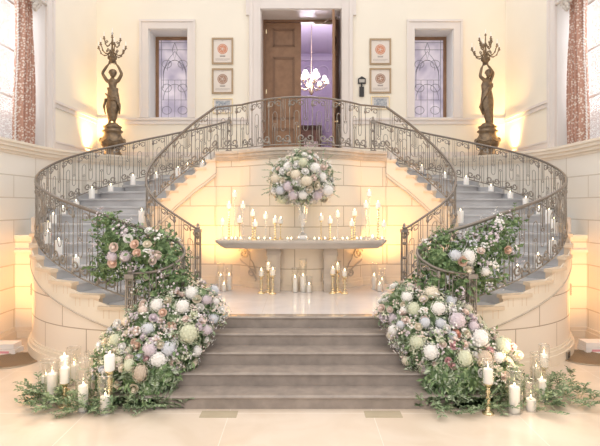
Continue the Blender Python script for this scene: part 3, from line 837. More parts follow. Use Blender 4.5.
mb = MB()
for ins, z0, z1 in ((0.0, 1.805, 1.85), (0.02, 1.785, 1.805), (0.045, 1.755, 1.785), (0.07, 1.72, 1.755), (0.12, 1.69, 1.72)): mb.prism(tabpoly(ins), z0, z1)
mb.build('table_top', 'table', ct)
for cx in (-0.52, 0.56):
    prof = [(9.10, 1.69), (9.06, 1.62), (9.05, 1.54), (9.08, 1.46), (9.14, 1.38), (9.19, 1.28), (9.20, 1.18), (9.17, 1.10), (9.10, 1.04), (9.08, 1.0), (9.08, ZP), (9.52, ZP), (9.60, 1.0), (9.60, 1.69)]
    prof = [(9.36 + (a - 9.05) * 0.40, c) for a, c in prof]
    mb = MB(); n = len(prof)
    for hw, e in ((0.12, 0.0), (0.08, -0.015)):
        mb.add([(cx - hw, y + e, z) for y, z in prof] + [(cx + hw, y + e, z) for y, z in prof], [tuple(range(n)), tuple(range(2 * n - 1, n - 1, -1))] + [(k, (k + 1) % n, n + (k + 1) % n, n + k) for k in range(n)])
    lg = mb.build('console_bracket', 'table', ct)
    mb = MB()
    for dx in (-0.13, 0.13):
        mb.tube([(cx + dx, 9.42 + u, 1.58 + v) for u, v in spiral(0, 0, 0.07, 1.5, PI / 2, 1)], 0.014, 5)
        mb.tube([(cx + dx, 9.46 + u, 1.05 + v) for u, v in spiral(0, 0, 0.055, 1.4, -PI / 2, 1)], 0.012, 5)
    mb.build('volute', 'table', lg)
for sx in (-1, 1):
    mb = MB(); yb = 10.05
    def Y(x): return bowY(x) - 0.03
    big = spiral(0, 0, 0.12, 1.5, 0.4, 1, 26, 0.02)
    mb.tube([(sx * (1.18 + u), Y(1.18 + u), 1.50 + v) for u, v in big], 0.018, 5)
    mb.tube([(sx * (1.0 + u), Y(1.0 + u), 1.12 + v) for u, v in spiral(0, 0, 0.085, 1.4, 2.6, -1, 22, 0.015)], 0.015, 5)
    mb.tube([(sx * x, Y(x), z) for x, z in ((1.27, 1.38), (1.22, 1.33), (1.12, 1.28), (1.03, 1.21), (0.95, 1.1), (0.90, 1.0), (0.92, 0.97))], 0.016, 5)
    mb.tube([(sx * x, Y(x), z) for x, z in ((1.05, 1.5), (1.03, 1.40), (0.97, 1.33), (0.93, 1.22), (0.91, 1.12))], 0.012, 5)
    mb.build('scroll_relief', 'table', ct)

# ================================================================== STATUES
def skin_body(name, J, E, matl, parent, root=0, lvl=2):
    me = bpy.data.meshes.new(name); off = Vector((0, 0, 0)); p = parent
    while p is not None: off += p.location; p = p.parent
    me.from_pydata([tuple(Vector(j[:3])) for j in J], E, [])
    o = bpy.data.objects.new(name, me); C.objects.link(o); o.parent = parent
    me.materials.append(M[matl])
    bm = bmesh.new(); bm.from_mesh(me); ly = bm.verts.layers.skin.verify(); bm.verts.ensure_lookup_table()
    for i, j in enumerate(J):
        bm.verts[i][ly].radius = (j[3], j[4] if len(j) > 4 else j[3]); bm.verts[i][ly].use_root = (i == root)
    bm.to_mesh(me); bm.free()
    m = o.modifiers.new('skin', 'SKIN'); m.use_smooth_shade = True
    m = o.modifiers.new('sub', 'SUBSURF'); m.levels = lvl; m.render_levels = lvl
    return o


def pedestal(loc, label):
    t = thing('urn_pedestal', loc, label, 'pedestal')
    x, y, z = loc
    mb = MB()
    mb.lathe(((0.30, 0), (0.30, 0.06), (0.25, 0.09), (0.235, 0.14), (0.20, 0.2), (0.17, 0.25), (0.19, 0.27), (0.16, 0.29)), x, y, z, 24); mb.build('pedestal_foot', 'bronze', t, smooth=True)
    mb = MB(); mb.lathe(((0.15, 0.28), (0.21, 0.30), (0.27, 0.36), (0.295, 0.44), (0.28, 0.52), (0.235, 0.58), (0.205, 0.64), (0.205, 0.68), (0.25, 0.71), (0.25, 0.74), (0.20, 0.77), (0.20, 0.80), (0.225, 0.82), (0.225, 0.85)), x, y, z, 24); mb.build('urn_body', 'bronze', t, smooth=True)
    for k in range(6):
        a = k * PI / 3 + 0.5; mb = MB(); cx, cy = x + 0.27 * math.cos(a), y + 0.27 * math.sin(a)
        mb.ball((cx, cy, z + 0.50), 0.055, 8, (1, 1, 1.2)); mb.ball((cx + 0.03 * math.cos(a), cy + 0.03 * math.sin(a), z + 0.48), 0.025, 6)
        a2 = a + 0.5
        mb.tube([(x + 0.285 * math.cos(a + t_ * 0.17), y + 0.285 * math.sin(a + t_ * 0.17), z + 0.52 - 0.07 * math.sin(t_ * PI / 6)) for t_ in range(7)], 0.022, 5)
        mb.build('mask_ornament', 'bronze', t, smooth=True)
    for k in range(4):
        a = k * PI / 2 + PI / 4; mb = MB(); cx, cy = x + 0.25 * math.cos(a), y + 0.25 * math.sin(a)
        mb.ball((cx, cy, z + 0.06), 0.07, 8, (1, 1, 0.8)); mb.tube([(cx, cy, z + 0.08), (cx * 0.4 + x * 0.6, cy * 0.4 + y * 0.6, z + 0.24)], [0.05, 0.03], 6)
        mb.build('lion_foot', 'bronze', t, smooth=True)
    return t


def candelabrum(t, cx, cy, z):
    """branches with candles, as parts of the statue"""
    mb = MB()
    mb.lathe(((0.02, -0.14), (0.05, -0.12), (0.09, -0.05), (0.10, 0.0), (0.06, 0.05), (0.035, 0.10), (0.05, 0.13), (0.03, 0.18), (0.02, 0.3), (0.04, 0.36), (0.015, 0.42), (0.012, 0.58), (0.03, 0.60), (0.012, 0.64)), cx, cy, z, 12)
    for k in range(8):
        a = k * PI / 4; mb.ball((cx + 0.09 * math.cos(a), cy + 0.09 * math.sin(a), z + 0.0), 0.035, 6, (1, 1, 1.4))
    mb.build('candelabrum_bowl', 'bronze', t, smooth=True)
    for ring, (nn, rad, zz, up) in enumerate(((6, 0.34, 0.14, 0.14), (4, 0.19, 0.36, 0.12))):
        for k in range(nn):
            a = 2 * PI * k / nn + (0.35 if ring else 0.0); ca, sa = math.cos(a), math.sin(a)
            mb = MB(); pth = []
            for q in range(11):
                f = q / 10; r = 0.04 + (rad - 0.04) * f; h = zz - 0.085 * math.sin(f * PI * 1.1) + (0.05 if f > 0.85 else 0)
                pth.append((cx + r * ca, cy + r * sa, z + h))
            mb.tube(pth, 0.013, 6)
            for q in (2, 5, 8): mb.ball(pth[q], 0.023, 6)
            mb.tube([(cx + (0.12 + u) * ca, cy + (0.12 + u) * sa, z + zz + 0.03 + v) for u, v in spiral(0, 0, 0.035, 1.2, -PI / 2, 1, 10, 0.008)], 0.01, 4)
            hz = pth[-1][2]
            mb.lathe(((0.012, 0), (0.038, 0.012), (0.035, 0.02), (0.014, 0.03), (0.022, 0.05), (0.022, 0.075)), cx + rad * ca, cy + rad * sa, hz, 8)
            ar = mb.build('candle_arm', 'bronze', t, smooth=True)
            mb = MB(); mb.lathe(((0.011, 0.0), (0.011, 0.115), (0.004, 0.12)), cx + rad * ca, cy + rad * sa, hz + 0.07, 6); mb.build('taper_candle', 'candle', ar)
    mb = MB(); mb.lathe(((0.011, 0.0), (0.011, 0.115), (0.004, 0.12)), cx, cy, z + 0.63, 6); mb.build('taper_candle', 'candle', t)


def drape(t, cx, cy, z0, prof, n=28, folds=9, amp=0.10, tw=0.6, lean=(0, 0)):
    mb = MB(); rows = []
    zmin = prof[0][1]; zmax = prof[-1][1]
    for rx, z, ox, ry in prof:
        f = (z - zmin) / (zmax - zmin)
        rows.append([(cx + ox + rx * (1 + amp * (1.1 - f) * math.cos(folds * a + tw * f * 4)) * math.cos(a), cy + ry * (1 + amp * (1.1 - f) * math.cos(folds * a + tw * f * 4)) * math.sin(a), z0 + z) for a in [2 * PI * k / n for k in range(n)]])
    mb.grid(rows, close=True)
    return mb.build('drapery', 'bronze', t, smooth=True)


def head(t, c, face, r=0.085):
    """head, face towards unit vector face (x,y)"""
    fx, fy = face; sxv = Vector((-fy, fx, 0)); f = Vector((fx, fy, 0)); c = Vector(c)
    mb = MB(); mb.ball(c, r, 14, (0.86, 0.95, 1.15))
    mb.ball(c + f * r * 0.35 + Vector((0, 0, -r * 0.55)), r * 0.55, 10)                     # jaw
    mb.ball(c + f * r * 0.98 + Vector((0, 0, -r * 0.12)), r * 0.17, 6, (1, 1, 1.8))           # nose
    mb.ball(c + f * r * 0.86 + Vector((0, 0, -r * 0.62)), r * 0.17, 6, (1.3, 1.3, 0.5))       # mouth
    for s_ in (-1, 1):
        mb.ball(c + f * r * 0.80 + sxv * s_ * r * 0.34 + Vector((0, 0, r * 0.10)), r * 0.15, 6, (1, 1, 0.7))  # eyes
        mb.ball(c + sxv * s_ * r * 0.86, r * 0.2, 6, (0.8, 0.8, 1.3))                          # ears
    h = mb.build('head', 'bronze', t, smooth=True)
    mb = MB(); mb.ball(c - f * r * 0.22 + Vector((0, 0, r * 0.28)), r * 1.05, 12, (0.95, 0.95, 1.0)); mb.ball(c - f * r * 1.1 + Vector((0, 0, r * 0.25)), r * 0.5, 8)
    for k in range(9):
        a = k * PI / 8; mb.ball(c + sxv * r * 0.95 * math.cos(a) + f * r * 0.25 + Vector((0, 0, r * (0.25 + 0.85 * math.sin(a)))), r * 0.24, 6)
    mb.build('hair', 'bronze', h, smooth=True)


def hand(J, E, wrist, palm_dir, side, base):
    """append a small five-fingered hand to skin lists"""
    w_ = Vector(wrist); d = Vector(palm_dir).normalized(); s_ = Vector(side).normalized()
    p = w_ + d * 0.045; J.append((*p, 0.024, 0.018)); pi_ = len(J) - 1; E.append((base, pi_))
    for k, (o, l) in enumerate(((-0.026, 0.045), (-0.009, 0.053), (0.009, 0.05), (0.026, 0.04))):
        a = p + s_ * o + d * 0.02; c = a + d * l; J.append((*a, 0.009)); J.append((*c, 0.007)); E.append((pi_, len(J) - 2)); E.append((len(J) - 2, len(J) - 1))
    a = p + s_ * -0.035 - d * 0.01; c = a + (d - s_ * 0.8) * 0.03; J.append((*a, 0.009)); J.append((*c, 0.008)); E.append((pi_, len(J) - 2)); E.append((len(J) - 2, len(J) - 1))


# left figure: frontal, both arms raised to the bowl
PL = (-4.73, 12.35, ZL)
pedestal(PL, 'bulbous bronze urn pedestal with masks carrying the statue at far left')
z0 = PL[2] + 0.852; x0, y0 = PL[0], PL[1]
t = thing('bronze_statue', (x0, y0, z0), 'bronze draped woman raising a branched candelabrum with both arms, left corner', 'statue')
J = [(0.02, 0, 0.74, 0.125, 0.10), (0.015, 0, 0.88, 0.095, 0.08), (0.0, 0, 1.02, 0.125, 0.09), (0.0, 0.0, 1.12, 0.10, 0.07), (0.0, -0.01, 1.19, 0.042), (0.01, -0.015, 1.25, 0.045),
     (-0.14, 0, 1.14, 0.05), (-0.23, -0.03, 1.30, 0.042), (-0.24, -0.03, 1.34, 0.04), (-0.14, -0.02, 1.50, 0.032), (-0.10, -0.02, 1.545, 0.022),
     (0.14, 0, 1.14, 0.05), (0.23, -0.03, 1.28, 0.042), (0.24, -0.03, 1.32, 0.04), (0.15, -0.02, 1.50, 0.032), (0.11, -0.02, 1.545, 0.022),
     (-0.07, 0, 0.66, 0.085), (-0.08, -0.02, 0.40, 0.062), (-0.08, -0.01, 0.37, 0.058), (-0.075, 0.0, 0.12, 0.036), (-0.075, 0.0, 0.05, 0.034), (-0.08, -0.09, 0.025, 0.026),
     (0.08, 0, 0.66, 0.085), (0.07, -0.06, 0.42, 0.062), (0.07, -0.06, 0.39, 0.058), (0.04, 0.02, 0.13, 0.036), (0.04, 0.03, 0.06, 0.034), (0.05, -0.06, 0.025, 0.026)]
E = [(0, 1), (1, 2), (2, 3), (3, 4), (4, 5), (3, 6), (6, 7), (7, 8), (8, 9), (9, 10), (3, 11), (11, 12), (12, 13), (13, 14), (14, 15), (0, 16), (16, 17), (17, 18), (18, 19), (19, 20), (20, 21), (0, 22), (22, 23), (23, 24), (24, 25), (25, 26), (26, 27)]
hand(J, E, (-0.10, -0.02, 1.545), (0.5, 0, 0.85), (-0.85, 0, 0.5), 10)
hand(J, E, (0.11, -0.02, 1.545), (-0.5, 0, 0.85), (0.85, 0, 0.5), 15)
skin_body('body', J, E, 'bronze', t)
head(t, (x0 + 0.02, y0 - 0.03, z0 + 1.315), (0.25, -0.97), 0.088)
drape(t, x0, y0, z0, ((0.075, 0.14, 0.0, 0.08), (0.10, 0.22, 0.0, 0.10), (0.13, 0.36, 0.0, 0.12), (0.155, 0.5, 0.01, 0.13), (0.155, 0.66, 0.015, 0.125), (0.145, 0.78, 0.015, 0.11), (0.125, 0.88, 0.01, 0.10), (0.14, 0.96, 0.0, 0.11)))
mb = MB()
for q in range(3):
    mb.tube([(x0 - 0.14 + 0.02 * q, y0 - 0.10, z0 + 0.80 - 0.02 * q), (x0 + 0.0, y0 - 0.15, z0 + 0.70 - 0.03 * q), (x0 + 0.14, y0 - 0.12, z0 + 0.72 - 0.04 * q), (x0 + 0.19, y0 - 0.04, z0 + 0.55 - 0.03 * q), (x0 + 0.17 + 0.01 * q, y0 - 0.03, z0 + 0.30)], [0.02, 0.025, 0.028, 0.03, 0.012], 6)
mb.tube([(x0 - 0.17, y0, z0 + 0.7), (x0 - 0.21, y0 - 0.02, z0 + 0.5), (x0 - 0.17, y0 - 0.02, z0 + 0.3)], [0.03, 0.035, 0.015], 6)
mb.build('sash', 'bronze', t, smooth=True)
mb = MB(); mb.lathe(((0.17, 0.0), (0.17, 0.03), (0.14, 0.05), (0.12, 0.08)), x0, y0, z0, 18); mb.build('statue_base', 'bronze', t, smooth=True)
candelabrum(t, x0, y0 - 0.02, z0 + 1.72)
# right figure: three-quarter turn, one arm up, other at the breast
PR = (4.68, 12.35, ZL)
pedestal(PR, 'bulbous bronze urn pedestal with masks carrying the statue at far right')
x0, y0 = PR[0], PR[1]
t = thing('bronze_statue', (x0, y0, z0), 'bronze robed figure with one arm up to a branched candelabrum, right corner', 'statue')
J = [(0.0, 0, 0.74, 0.115, 0.12), (-0.02, 0, 0.88, 0.09, 0.09), (-0.02, 0, 1.02, 0.11, 0.11), (-0.01, 0.0, 1.13, 0.085, 0.085), (0.0, -0.01, 1.20, 0.042), (0.02, -0.015, 1.26, 0.045),
     (-0.10, -0.06, 1.15, 0.05), (-0.20, -0.08, 1.22, 0.044), (-0.215, -0.08, 1.26, 0.04), (-0.17, -0.06, 1.44, 0.032), (-0.14, -0.05, 1.50, 0.022),
     (0.09, 0.05, 1.14, 0.05), (0.13, -0.02, 1.30, 0.042), (0.13, -0.03, 1.34, 0.04), (0.02, -0.06, 1.48, 0.032), (-0.01, -0.06, 1.51, 0.022),
     (-0.05, 0, 0.66, 0.09), (-0.06, -0.05, 0.40, 0.064), (-0.06, -0.05, 0.37, 0.06), (0.01, 0.0, 0.12, 0.036), (0.02, 0.0, 0.05, 0.034), (-0.04, -0.08, 0.025, 0.026),
     (0.06, 0, 0.66, 0.09), (0.07, -0.02, 0.42, 0.064), (0.07, -0.02, 0.39, 0.06), (0.10, 0.04, 0.13, 0.036), (0.10, 0.05, 0.06, 0.034), (0.07, -0.04, 0.025, 0.026)]
E = [(0, 1), (1, 2), (2, 3), (3, 4), (4, 5), (3, 6), (6, 7), (7, 8), (8, 9), (9, 10), (3, 11), (11, 12), (12, 13), (13, 14), (14, 15), (0, 16), (16, 17), (17, 18), (18, 19), (19, 20), (20, 21), (0, 22), (22, 23), (23, 24), (24, 25), (25, 26), (26, 27)]
hand(J, E, (-0.14, -0.05, 1.50), (0.4, 0, 0.9), (-0.9, 0, 0.4), 10)
hand(J, E, (-0.01, -0.06, 1.51), (-0.3, 0, 0.95), (0.95, 0, 0.3), 15)
skin_body('body', J, E, 'bronze', t)
head(t, (x0 + 0.02, y0 - 0.03, z0 + 1.32), (-0.8, -0.6), 0.085)
drape(t, x0, y0, z0, ((0.085, 0.06, 0.05, 0.09), (0.10, 0.2, 0.04, 0.10), (0.125, 0.36, 0.01, 0.12), (0.15, 0.5, -0.01, 0.13), (0.15, 0.66, -0.01, 0.13), (0.13, 0.8, -0.01, 0.11), (0.115, 0.9, -0.02, 0.10), (0.135, 1.04, -0.02, 0.12), (0.11, 1.13, -0.01, 0.10)), folds=8, amp=0.12)
mb = MB()
for q in range(3):
    mb.tube([(x0 + 0.10, y0 - 0.08, z0 + 1.05 - 0.03 * q), (x0 - 0.04, y0 - 0.14, z0 + 0.92 - 0.04 * q), (x0 - 0.15, y0 - 0.08, z0 + 0.72 - 0.03 * q), (x0 - 0.17 - 0.015 * q, y0 - 0.04, z0 + 0.48), (x0 - 0.13, y0 - 0.03, z0 + 0.28)], [0.02, 0.028, 0.03, 0.028, 0.012], 6)
mb.build('sash', 'bronze', t, smooth=True)
mb = MB(); mb.lathe(((0.17, 0.0), (0.17, 0.03), (0.14, 0.05), (0.12, 0.08)), x0, y0, z0, 18); mb.build('statue_base', 'bronze', t, smooth=True)
candelabrum(t, x0 - 0.06, y0 - 0.03, z0 + 1.68)

# ================================================================== WALL PIECES
def frame(xa, xb, za, zb, label, kind, mt='goldframe'):
    y = YB; t = thing('picture_frame', ((xa + xb) / 2, y, za), label, 'framed picture')
    f = 0.045 if kind != 'photo' else 0.022
    mb = MB()
    for a, c, d, e in ((xa, xb, za, za + f), (xa, xb, zb - f, zb), (xa, xa + f, za + f, zb - f), (xb - f, xb, za + f, zb - f)): mb.box(a, c, y - 0.035, y - 0.002, d, e)
    for a, c, d, e in ((xa + f * .6, xb - f * .6, za + f * .8, za + f), (xa + f * .6, xb - f * .6, zb - f, zb - f * .8)): mb.box(a, c, y - 0.042, y - 0.035, d, e)
    mb.build('frame', mt, t)
    MB().box(xa + f, xb - f, y - 0.016, y - 0.003, za + f, zb - f).build('mount', 'paper', t)
    cx = (xa + xb) / 2; h = zb - za
    if kind == 'photo':
        MB().box(xa + 0.07, xb - 0.07, y - 0.019, y - 0.016, za + 0.08, zb - 0.06).build('picture', 'bluephoto', t)
    else:
        r = 0.135; cz = za + h * 0.58
        mb = MB(); mb.add([(cx + r * math.cos(a * PI / 14), y - 0.019, cz + r * math.sin(a * PI / 14)) for a in range(28)], [tuple(range(28))])
        pr = mb.build('medallion_print', 'rust' if kind == 'rust' else 'sepia', t)
        mb = MB(); mb.tube([(cx + r * 0.8 * math.cos(a * PI / 12), y - 0.02, cz + r * 0.8 * math.sin(a * PI / 12)) for a in range(25)], 0.004, 4)
        for a in range(5): mb.tube([(cx + r * 0.5 * math.cos(a * PI * 0.4), y - 0.02, cz + r * 0.5 * math.sin(a * PI * 0.4)), (cx, y - 0.02, cz)], 0.006, 4)
        mb.build('medallion_relief', 'paper', pr)
        mb = MB(); mb.box(cx - 0.07, cx + 0.07, y - 0.018, y - 0.0165, za + h * 0.285, za + h * 0.315)
        for q in range(4): mb.tube([(cx + u - 0.06 + q * 0.04, y - 0.018, za + h * 0.33 + v) for u, v in spiral(0, 0, 0.012, 1, 0, 1, 6)], 0.003, 3)
        for q in range(5): mb.box(cx - 0.028 + q * 0.012, cx - 0.022 + q * 0.012, y - 0.018, y - 0.0165, zb - 0.085, zb - 0.075)
        for q in range(3): mb.box(xa + 0.09, xb - 0.09 - 0.06 * (q == 2), y - 0.018, y - 0.0165, za + h * 0.21 - q * 0.022, za + h * 0.21 - q * 0.022 + 0.005)
        mb.build('printed_caption', 'ink', t)


def fx(x): return (x - 301) * YB / 492
def fz(y): return 2.5 + (205 - y) * YB / 492
frame(fx(212), fx(233.3), fz(64.5), fz(38), 'upper gilt framed rust medallion print left of the door', 'rust')
frame(fx(212), fx(233.3), fz(94), fz(68.5), 'gilt framed dark brown medallion print, middle of the column left of the door', 'sepia')
frame(fx(213), fx(232.8), fz(113.5), fz(98.5), 'small thin gold frame with blue grey picture, lowest left of the door', 'photo', 'brass')
frame(fx(369.5), fx(391), fz(65), fz(38.7), 'upper gilt framed rust medallion print right of the door', 'rust')
frame(fx(369.5), fx(391), fz(93.5), fz(68.2), 'gilt framed dark brown medallion print, middle of the column right of the door', 'sepia')
frame(fx(371), fx(389.5), fz(109.5), fz(96.3), 'small thin gold frame with blue grey picture, lowest right of the door', 'photo', 'brass')
t = thing('intercom', (fx(361.5), YB, fz(97)), 'black wall intercom with a peaked top hanging right of the door', 'intercom')
mb = MB(); xa, xb = fx(357.8), fx(365.6); za, zb = fz(84), fz(79)
mb.box(xa, xb, YB - 0.05, YB, za, zb)
mb.add([(xa, YB - 0.05, zb), (xb, YB - 0.05, zb), ((xa + xb) / 2, YB - 0.05, zb + 0.06), (xa, YB, zb), (xb, YB, zb), ((xa + xb) / 2, YB, zb + 0.06)], [(0, 1, 2), (5, 4, 3), (0, 2, 5, 3), (1, 4, 5, 2)])
mb.build('speaker_box', 'black', t)
MB().box(xa + 0.03, xb - 0.03, YB - 0.055, YB - 0.05, za + 0.03, zb - 0.02).build('speaker_grille', 'plate', t)
mb = MB(); mb.box(fx(359.2), fx(363.8), YB - 0.05, YB, fz(96.8), fz(87)); mb.tube([(fx(361.5), YB - 0.03, fz(87)), (fx(361.5), YB - 0.03, fz(84))], 0.02, 6); mb.build('handset', 'black', t)
# plates and vents on the drum
for sx, side in ((-1, 'left'), (1, 'right')):
    a = math.radians(66); p = Vector((CX + 2.56 * math.sin(a), CY - 2.56 * math.cos(a))); n = Vector((math.sin(a), -math.cos(a))); tt = Vector((n.y, -n.x))
    def plate(nm, lab, cat, p, z0, z1, hw, m1, m2):
        t = thing(nm, (sx * p.x, p.y, z0), lab, cat)
        c = [p - tt * hw, p + tt * hw, p + tt * hw + n * 0.02, p - tt * hw + n * 0.02]
        mir(MB().prism([(q.x, q.y) for q in c], z0, z1), sx).build('cover_plate', m1, t)
        mb = MB()
        for k in range(5):
            zz = z0 + (z1 - z0) * (k + 0.7) / 5.8; c = [p - tt * hw * 0.7 + n * 0.02, p + tt * hw * 0.7 + n * 0.02, p + tt * hw * 0.7 + n * 0.026, p - tt * hw * 0.7 + n * 0.026]
            mb.prism([(q.x, q.y) for q in c], zz, zz + (z1 - z0) * 0.07)
        mir(mb, sx).build('louvre', m2, t)
    plate('wall_plate', 'small steel wall plate on the curved wall of the %s staircase' % side, 'wall plate', p, 0.90, 1.10, 0.045, 'plate', 'vent')
a = math.radians(45); p = Vector((CX + 2.625 * math.sin(a), CY - 2.625 * math.cos(a))); n = Vector((math.sin(a), -math.cos(a))); tt = Vector((n.y, -n.x)); sx = 1
plate('air_vent', 'small dark air vent low on the plinth of the right staircase', 'air vent', p, 0.03, 0.14, 0.07, 'plate', 'black')
for sx, yy, nm in ((-1, 7.9, 'left'), (1, 8.05, 'right')):
    t = thing('floor_grate', (sx * 4.62, yy, 0.0), 'round pierced bronze grate set in the floor beside the %s staircase' % nm, 'floor grate')
    mb = MB(); mb.tube([(sx * 4.62 + 0.40 * math.cos(k * PI / 20), yy + 0.40 * math.sin(k * PI / 20), 0.006) for k in range(41)], 0.015, 5); mb.build('grate_rim', 'vent', t)
    mb = MB()
    for k in range(-9, 10):
        h = math.sqrt(max(0, 0.39 ** 2 - (k * 0.041) ** 2)); mb.box(sx * 4.62 + k * 0.041 - 0.009, sx * 4.62 + k * 0.041 + 0.009, yy - h, yy + h, 0.001, 0.008)
        mb.box(sx * 4.62 - h, sx * 4.62 + h, yy + k * 0.041 - 0.009, yy + k * 0.041 + 0.009, 0.001, 0.008)
    mb.build('grate_mesh', 'vent', t)
    MB().lathe(((0.40, 0.0002), (0.40, 0.0008)), sx * 4.62, yy, 0, 30).build('grate_pan', 'vent', t)
# card boxes on the floor by the side walls
for (x, y, lab) in ((-4.98, 8.35, 'stack of white card boxes on the floor by the left wall'), (5.02, 8.45, 'stack of white card boxes on the floor by the right wall')):
    t = thing('card_box', (x, y, 0), lab, 'box')
    MB().box(x - 0.2, x + 0.2, y - 0.13, y + 0.13, 0, 0.08).build('box_base', 'white', t)
    MB().box(x - 0.19, x + 0.17, y - 0.12, y + 0.12, 0.085, 0.17).build('box_lid', 'white', t)
    MB().box(x - 0.1, x + 0.1, y - 0.1335, y - 0.1305, 0.02, 0.055).build('pink_band', 'pink', t, label='pink band')

# ---- curtains
for sx, side in ((-1, 'left'), (1, 'right')):
    t = thing('curtain', (sx * 5.62, 9.75, ZC), 'rust patterned tall curtain with a pale tassel fringe at the %s window' % side, 'curtain')
    mb = MB(); rows = []; ys0, ys1 = 9.66, 10.33
    for k in range(25):
        z = ZC + 0.02 + (7.75 - ZC) * k / 24; f = k / 24; row = []
        a0 = ys0 + 0.10 * (1 - abs(2 * f - 1)) - 0.02 * math.sin(f * 7); a1 = ys1 - 0.14 * f
        for j in range(49):
            g = j / 48; row.append((5.60 + 0.075 * math.sin(g * PI * 9 + 0.6 * math.sin(f * 5)) + 0.02 * math.sin(g * 31), a0 + (a1 - a0) * g, z))
        rows.append(row)
    mb.grid(rows); mir(mb, sx).build('cloth', 'curtain', t, smooth=True, recalc=False)
    mb = MB()
    for k in range(70):
        f = k / 69; z = ZC + 0.04 + (7.7 - ZC) * f; a0 = ys0 + 0.10 * (1 - abs(2 * f - 1)) - 0.02 * math.sin(f * 7)
        mb.tube([(5.60, a0, z), (5.58, a0 - 0.05, z - 0.02), (5.58, a0 - 0.07, z - 0.06)], [0.014, 0.018, 0.006], 4)
    mir(mb, sx).build('tassel_fringe', 'trim', t)
    t = thing('curtain_finial', (sx * 5.3, 10.0, 6.55), 'carved silver gilt holdback rosette above the %s curtain' % side, 'curtain holdback')
    mb = MB(); c = (5.45, 10.12, 6.62)
    mb.tube([(5.4 + 0 * u, c[1] - 0.05 + u, c[2] + v) for u, v in spiral(0, 0, 0.12, 1.6, 0, 1, 22, 0.02)], 0.035, 6)
    mb.tube([(5.39, c[1] - 0.28 + u, c[2] + 0.03 + v) for u, v in spiral(0, 0, 0.09, 1.5, PI, -1, 20, 0.02)], 0.03, 6)
    for k in range(5): mb.ball((5.39, c[1] - 0.15 + 0.05 * math.cos(k * 1.25), c[2] - 0.1 + 0.05 * math.sin(k * 1.25)), 0.045, 8)
    mb.tube([(5.4, 10.18, c[2] + 0.1), (5.4, 9.7, c[2] + 0.1)], 0.035, 8)
    mb.tube([(5.37, 10.36, c[2] + 0.1), (5.4, 10.18, c[2] + 0.1)], 0.03, 8)
    mir(mb, sx).build('carved_scroll', 'goldframe' if False else 'table', t, smooth=True)

# ---- chandelier and furniture in the far room
cc = Vector((0.34, 16.0, 6.38))
t = thing('chandelier', tuple(cc), 'brass chandelier with pleated white shades in the lilac room beyond the door', 'chandelier')
mb = MB(); mb.lathe(((0.01, -0.32), (0.04, -0.28), (0.09, -0.2), (0.03, -0.12), (0.06, -0.02), (0.03, 0.08), (0.05, 0.2), (0.02, 0.3), (0.012, 2.05)), *cc, 12); mb.build('stem', 'brass', t, smooth=True)
M['shade'] = mat('cream silk shade', (0.95, 0.90, 0.82), 0.8)
sh = M['shade'].node_tree.nodes['Principled BSDF']; sh.inputs['Emission Color'].default_value = (1, 0.88, 0.70, 1); sh.inputs['Emission Strength'].default_value = 0.9
for ring, (nn, rad, zz) in enumerate(((8, 0.50, 0.0), (4, 0.24, 0.22))):
    for k in range(nn):
        a = 2 * PI * k / nn + 0.2 + ring * 0.4; ca, sa = math.cos(a), math.sin(a); mb = MB()
        p = [(cc.x + (0.03 + (rad - 0.03) * q / 8) * ca, cc.y + (0.03 + (rad - 0.03) * q / 8) * sa, cc.z + zz - 0.13 * math.sin(q / 8 * PI * 1.15)) for q in range(9)]
        mb.tube(p, 0.013, 5); mb.tube([p[-1], (p[-1][0], p[-1][1], cc.z + zz + 0.14)], 0.015, 6)
        mb.lathe(((0.02, 0), (0.045, 0.01), (0.02, 0.025)), p[-1][0], p[-1][1], p[-1][2], 8)
        ar = mb.build('arm', 'brass', t, smooth=True)
        mb = MB(); mb.lathe(((0.095, 0.0), (0.085, 0.05), (0.05, 0.15)), p[-1][0], p[-1][1], cc.z + zz + 0.10, 14, 7, 0.04, cap=False); mb.build('lamp_shade', 'shade', ar)
t = thing('wall_cabinet', (0.36, 18.6, ZL), 'dark walnut cabinet against the far lilac wall beyond the door', 'cabinet')
MB().box(0.0, 0.75, 18.45, 18.98, ZL + 0.08, 5.42).build('carcass', 'darkwood', t)
for k in range(2):
    d = MB().box(0.03 + 0.355 * k, 0.365 + 0.355 * k, 18.42, 18.45, ZL + 0.2, 5.3).build('cabinet_door', 'woodtrim', t)
    MB().ball((0.33 + 0.09 * k, 18.41, 4.6), 0.02, 6).build('knob', 'brass', d)
MB().box(-0.04, 0.79, 18.38, 18.98, 5.42, 5.48).build('cornice', 'darkwood', t)
for dx in (0.05, 0.70): MB().box(dx - 0.04, dx + 0.04, 18.5, 18.58, ZL, ZL + 0.08).build('foot', 'darkwood', t)
t = thing('upholstered_chair', (0.32, 16.6, ZL), 'cream upholstered chair just inside the lilac room', 'chair')
MB().box(0.10, 0.58, 16.35, 16.85, ZL + 0.36, ZL + 0.50).build('seat', 'chairfab', t)
MB().box(0.10, 0.58, 16.80, 16.90, ZL + 0.55, ZL + 1.05).build('backrest', 'chairfab', t)
for ax, ay in ((0.13, 16.38), (0.55, 16.38), (0.13, 16.85), (0.55, 16.85)): MB().lathe(((0.018, 0), (0.025, 0.36 if ay < 16.5 else 0.56)), ax, ay, ZL, 8).build('leg', 'woodtrim', t)
# ================================================================== CANDLES
def instance(root, name, loc, label, cat, group=None, scale=None):
    """copy of a thing with copies of its parts and sub-parts"""
    r = root.copy(); C.objects.link(r); r.location = loc; r.name = name; r['label'] = label; r['category'] = cat
    if scale: r.scale = scale
    if group: r['group'] = group
    elif 'group' in r: del r['group']
    for ch in list(root.children):
        c = ch.copy(); C.objects.link(c); c.parent = r
        for g in list(ch.children):
            d = g.copy(); C.objects.link(d); d.parent = c
    return r


_pc = {}


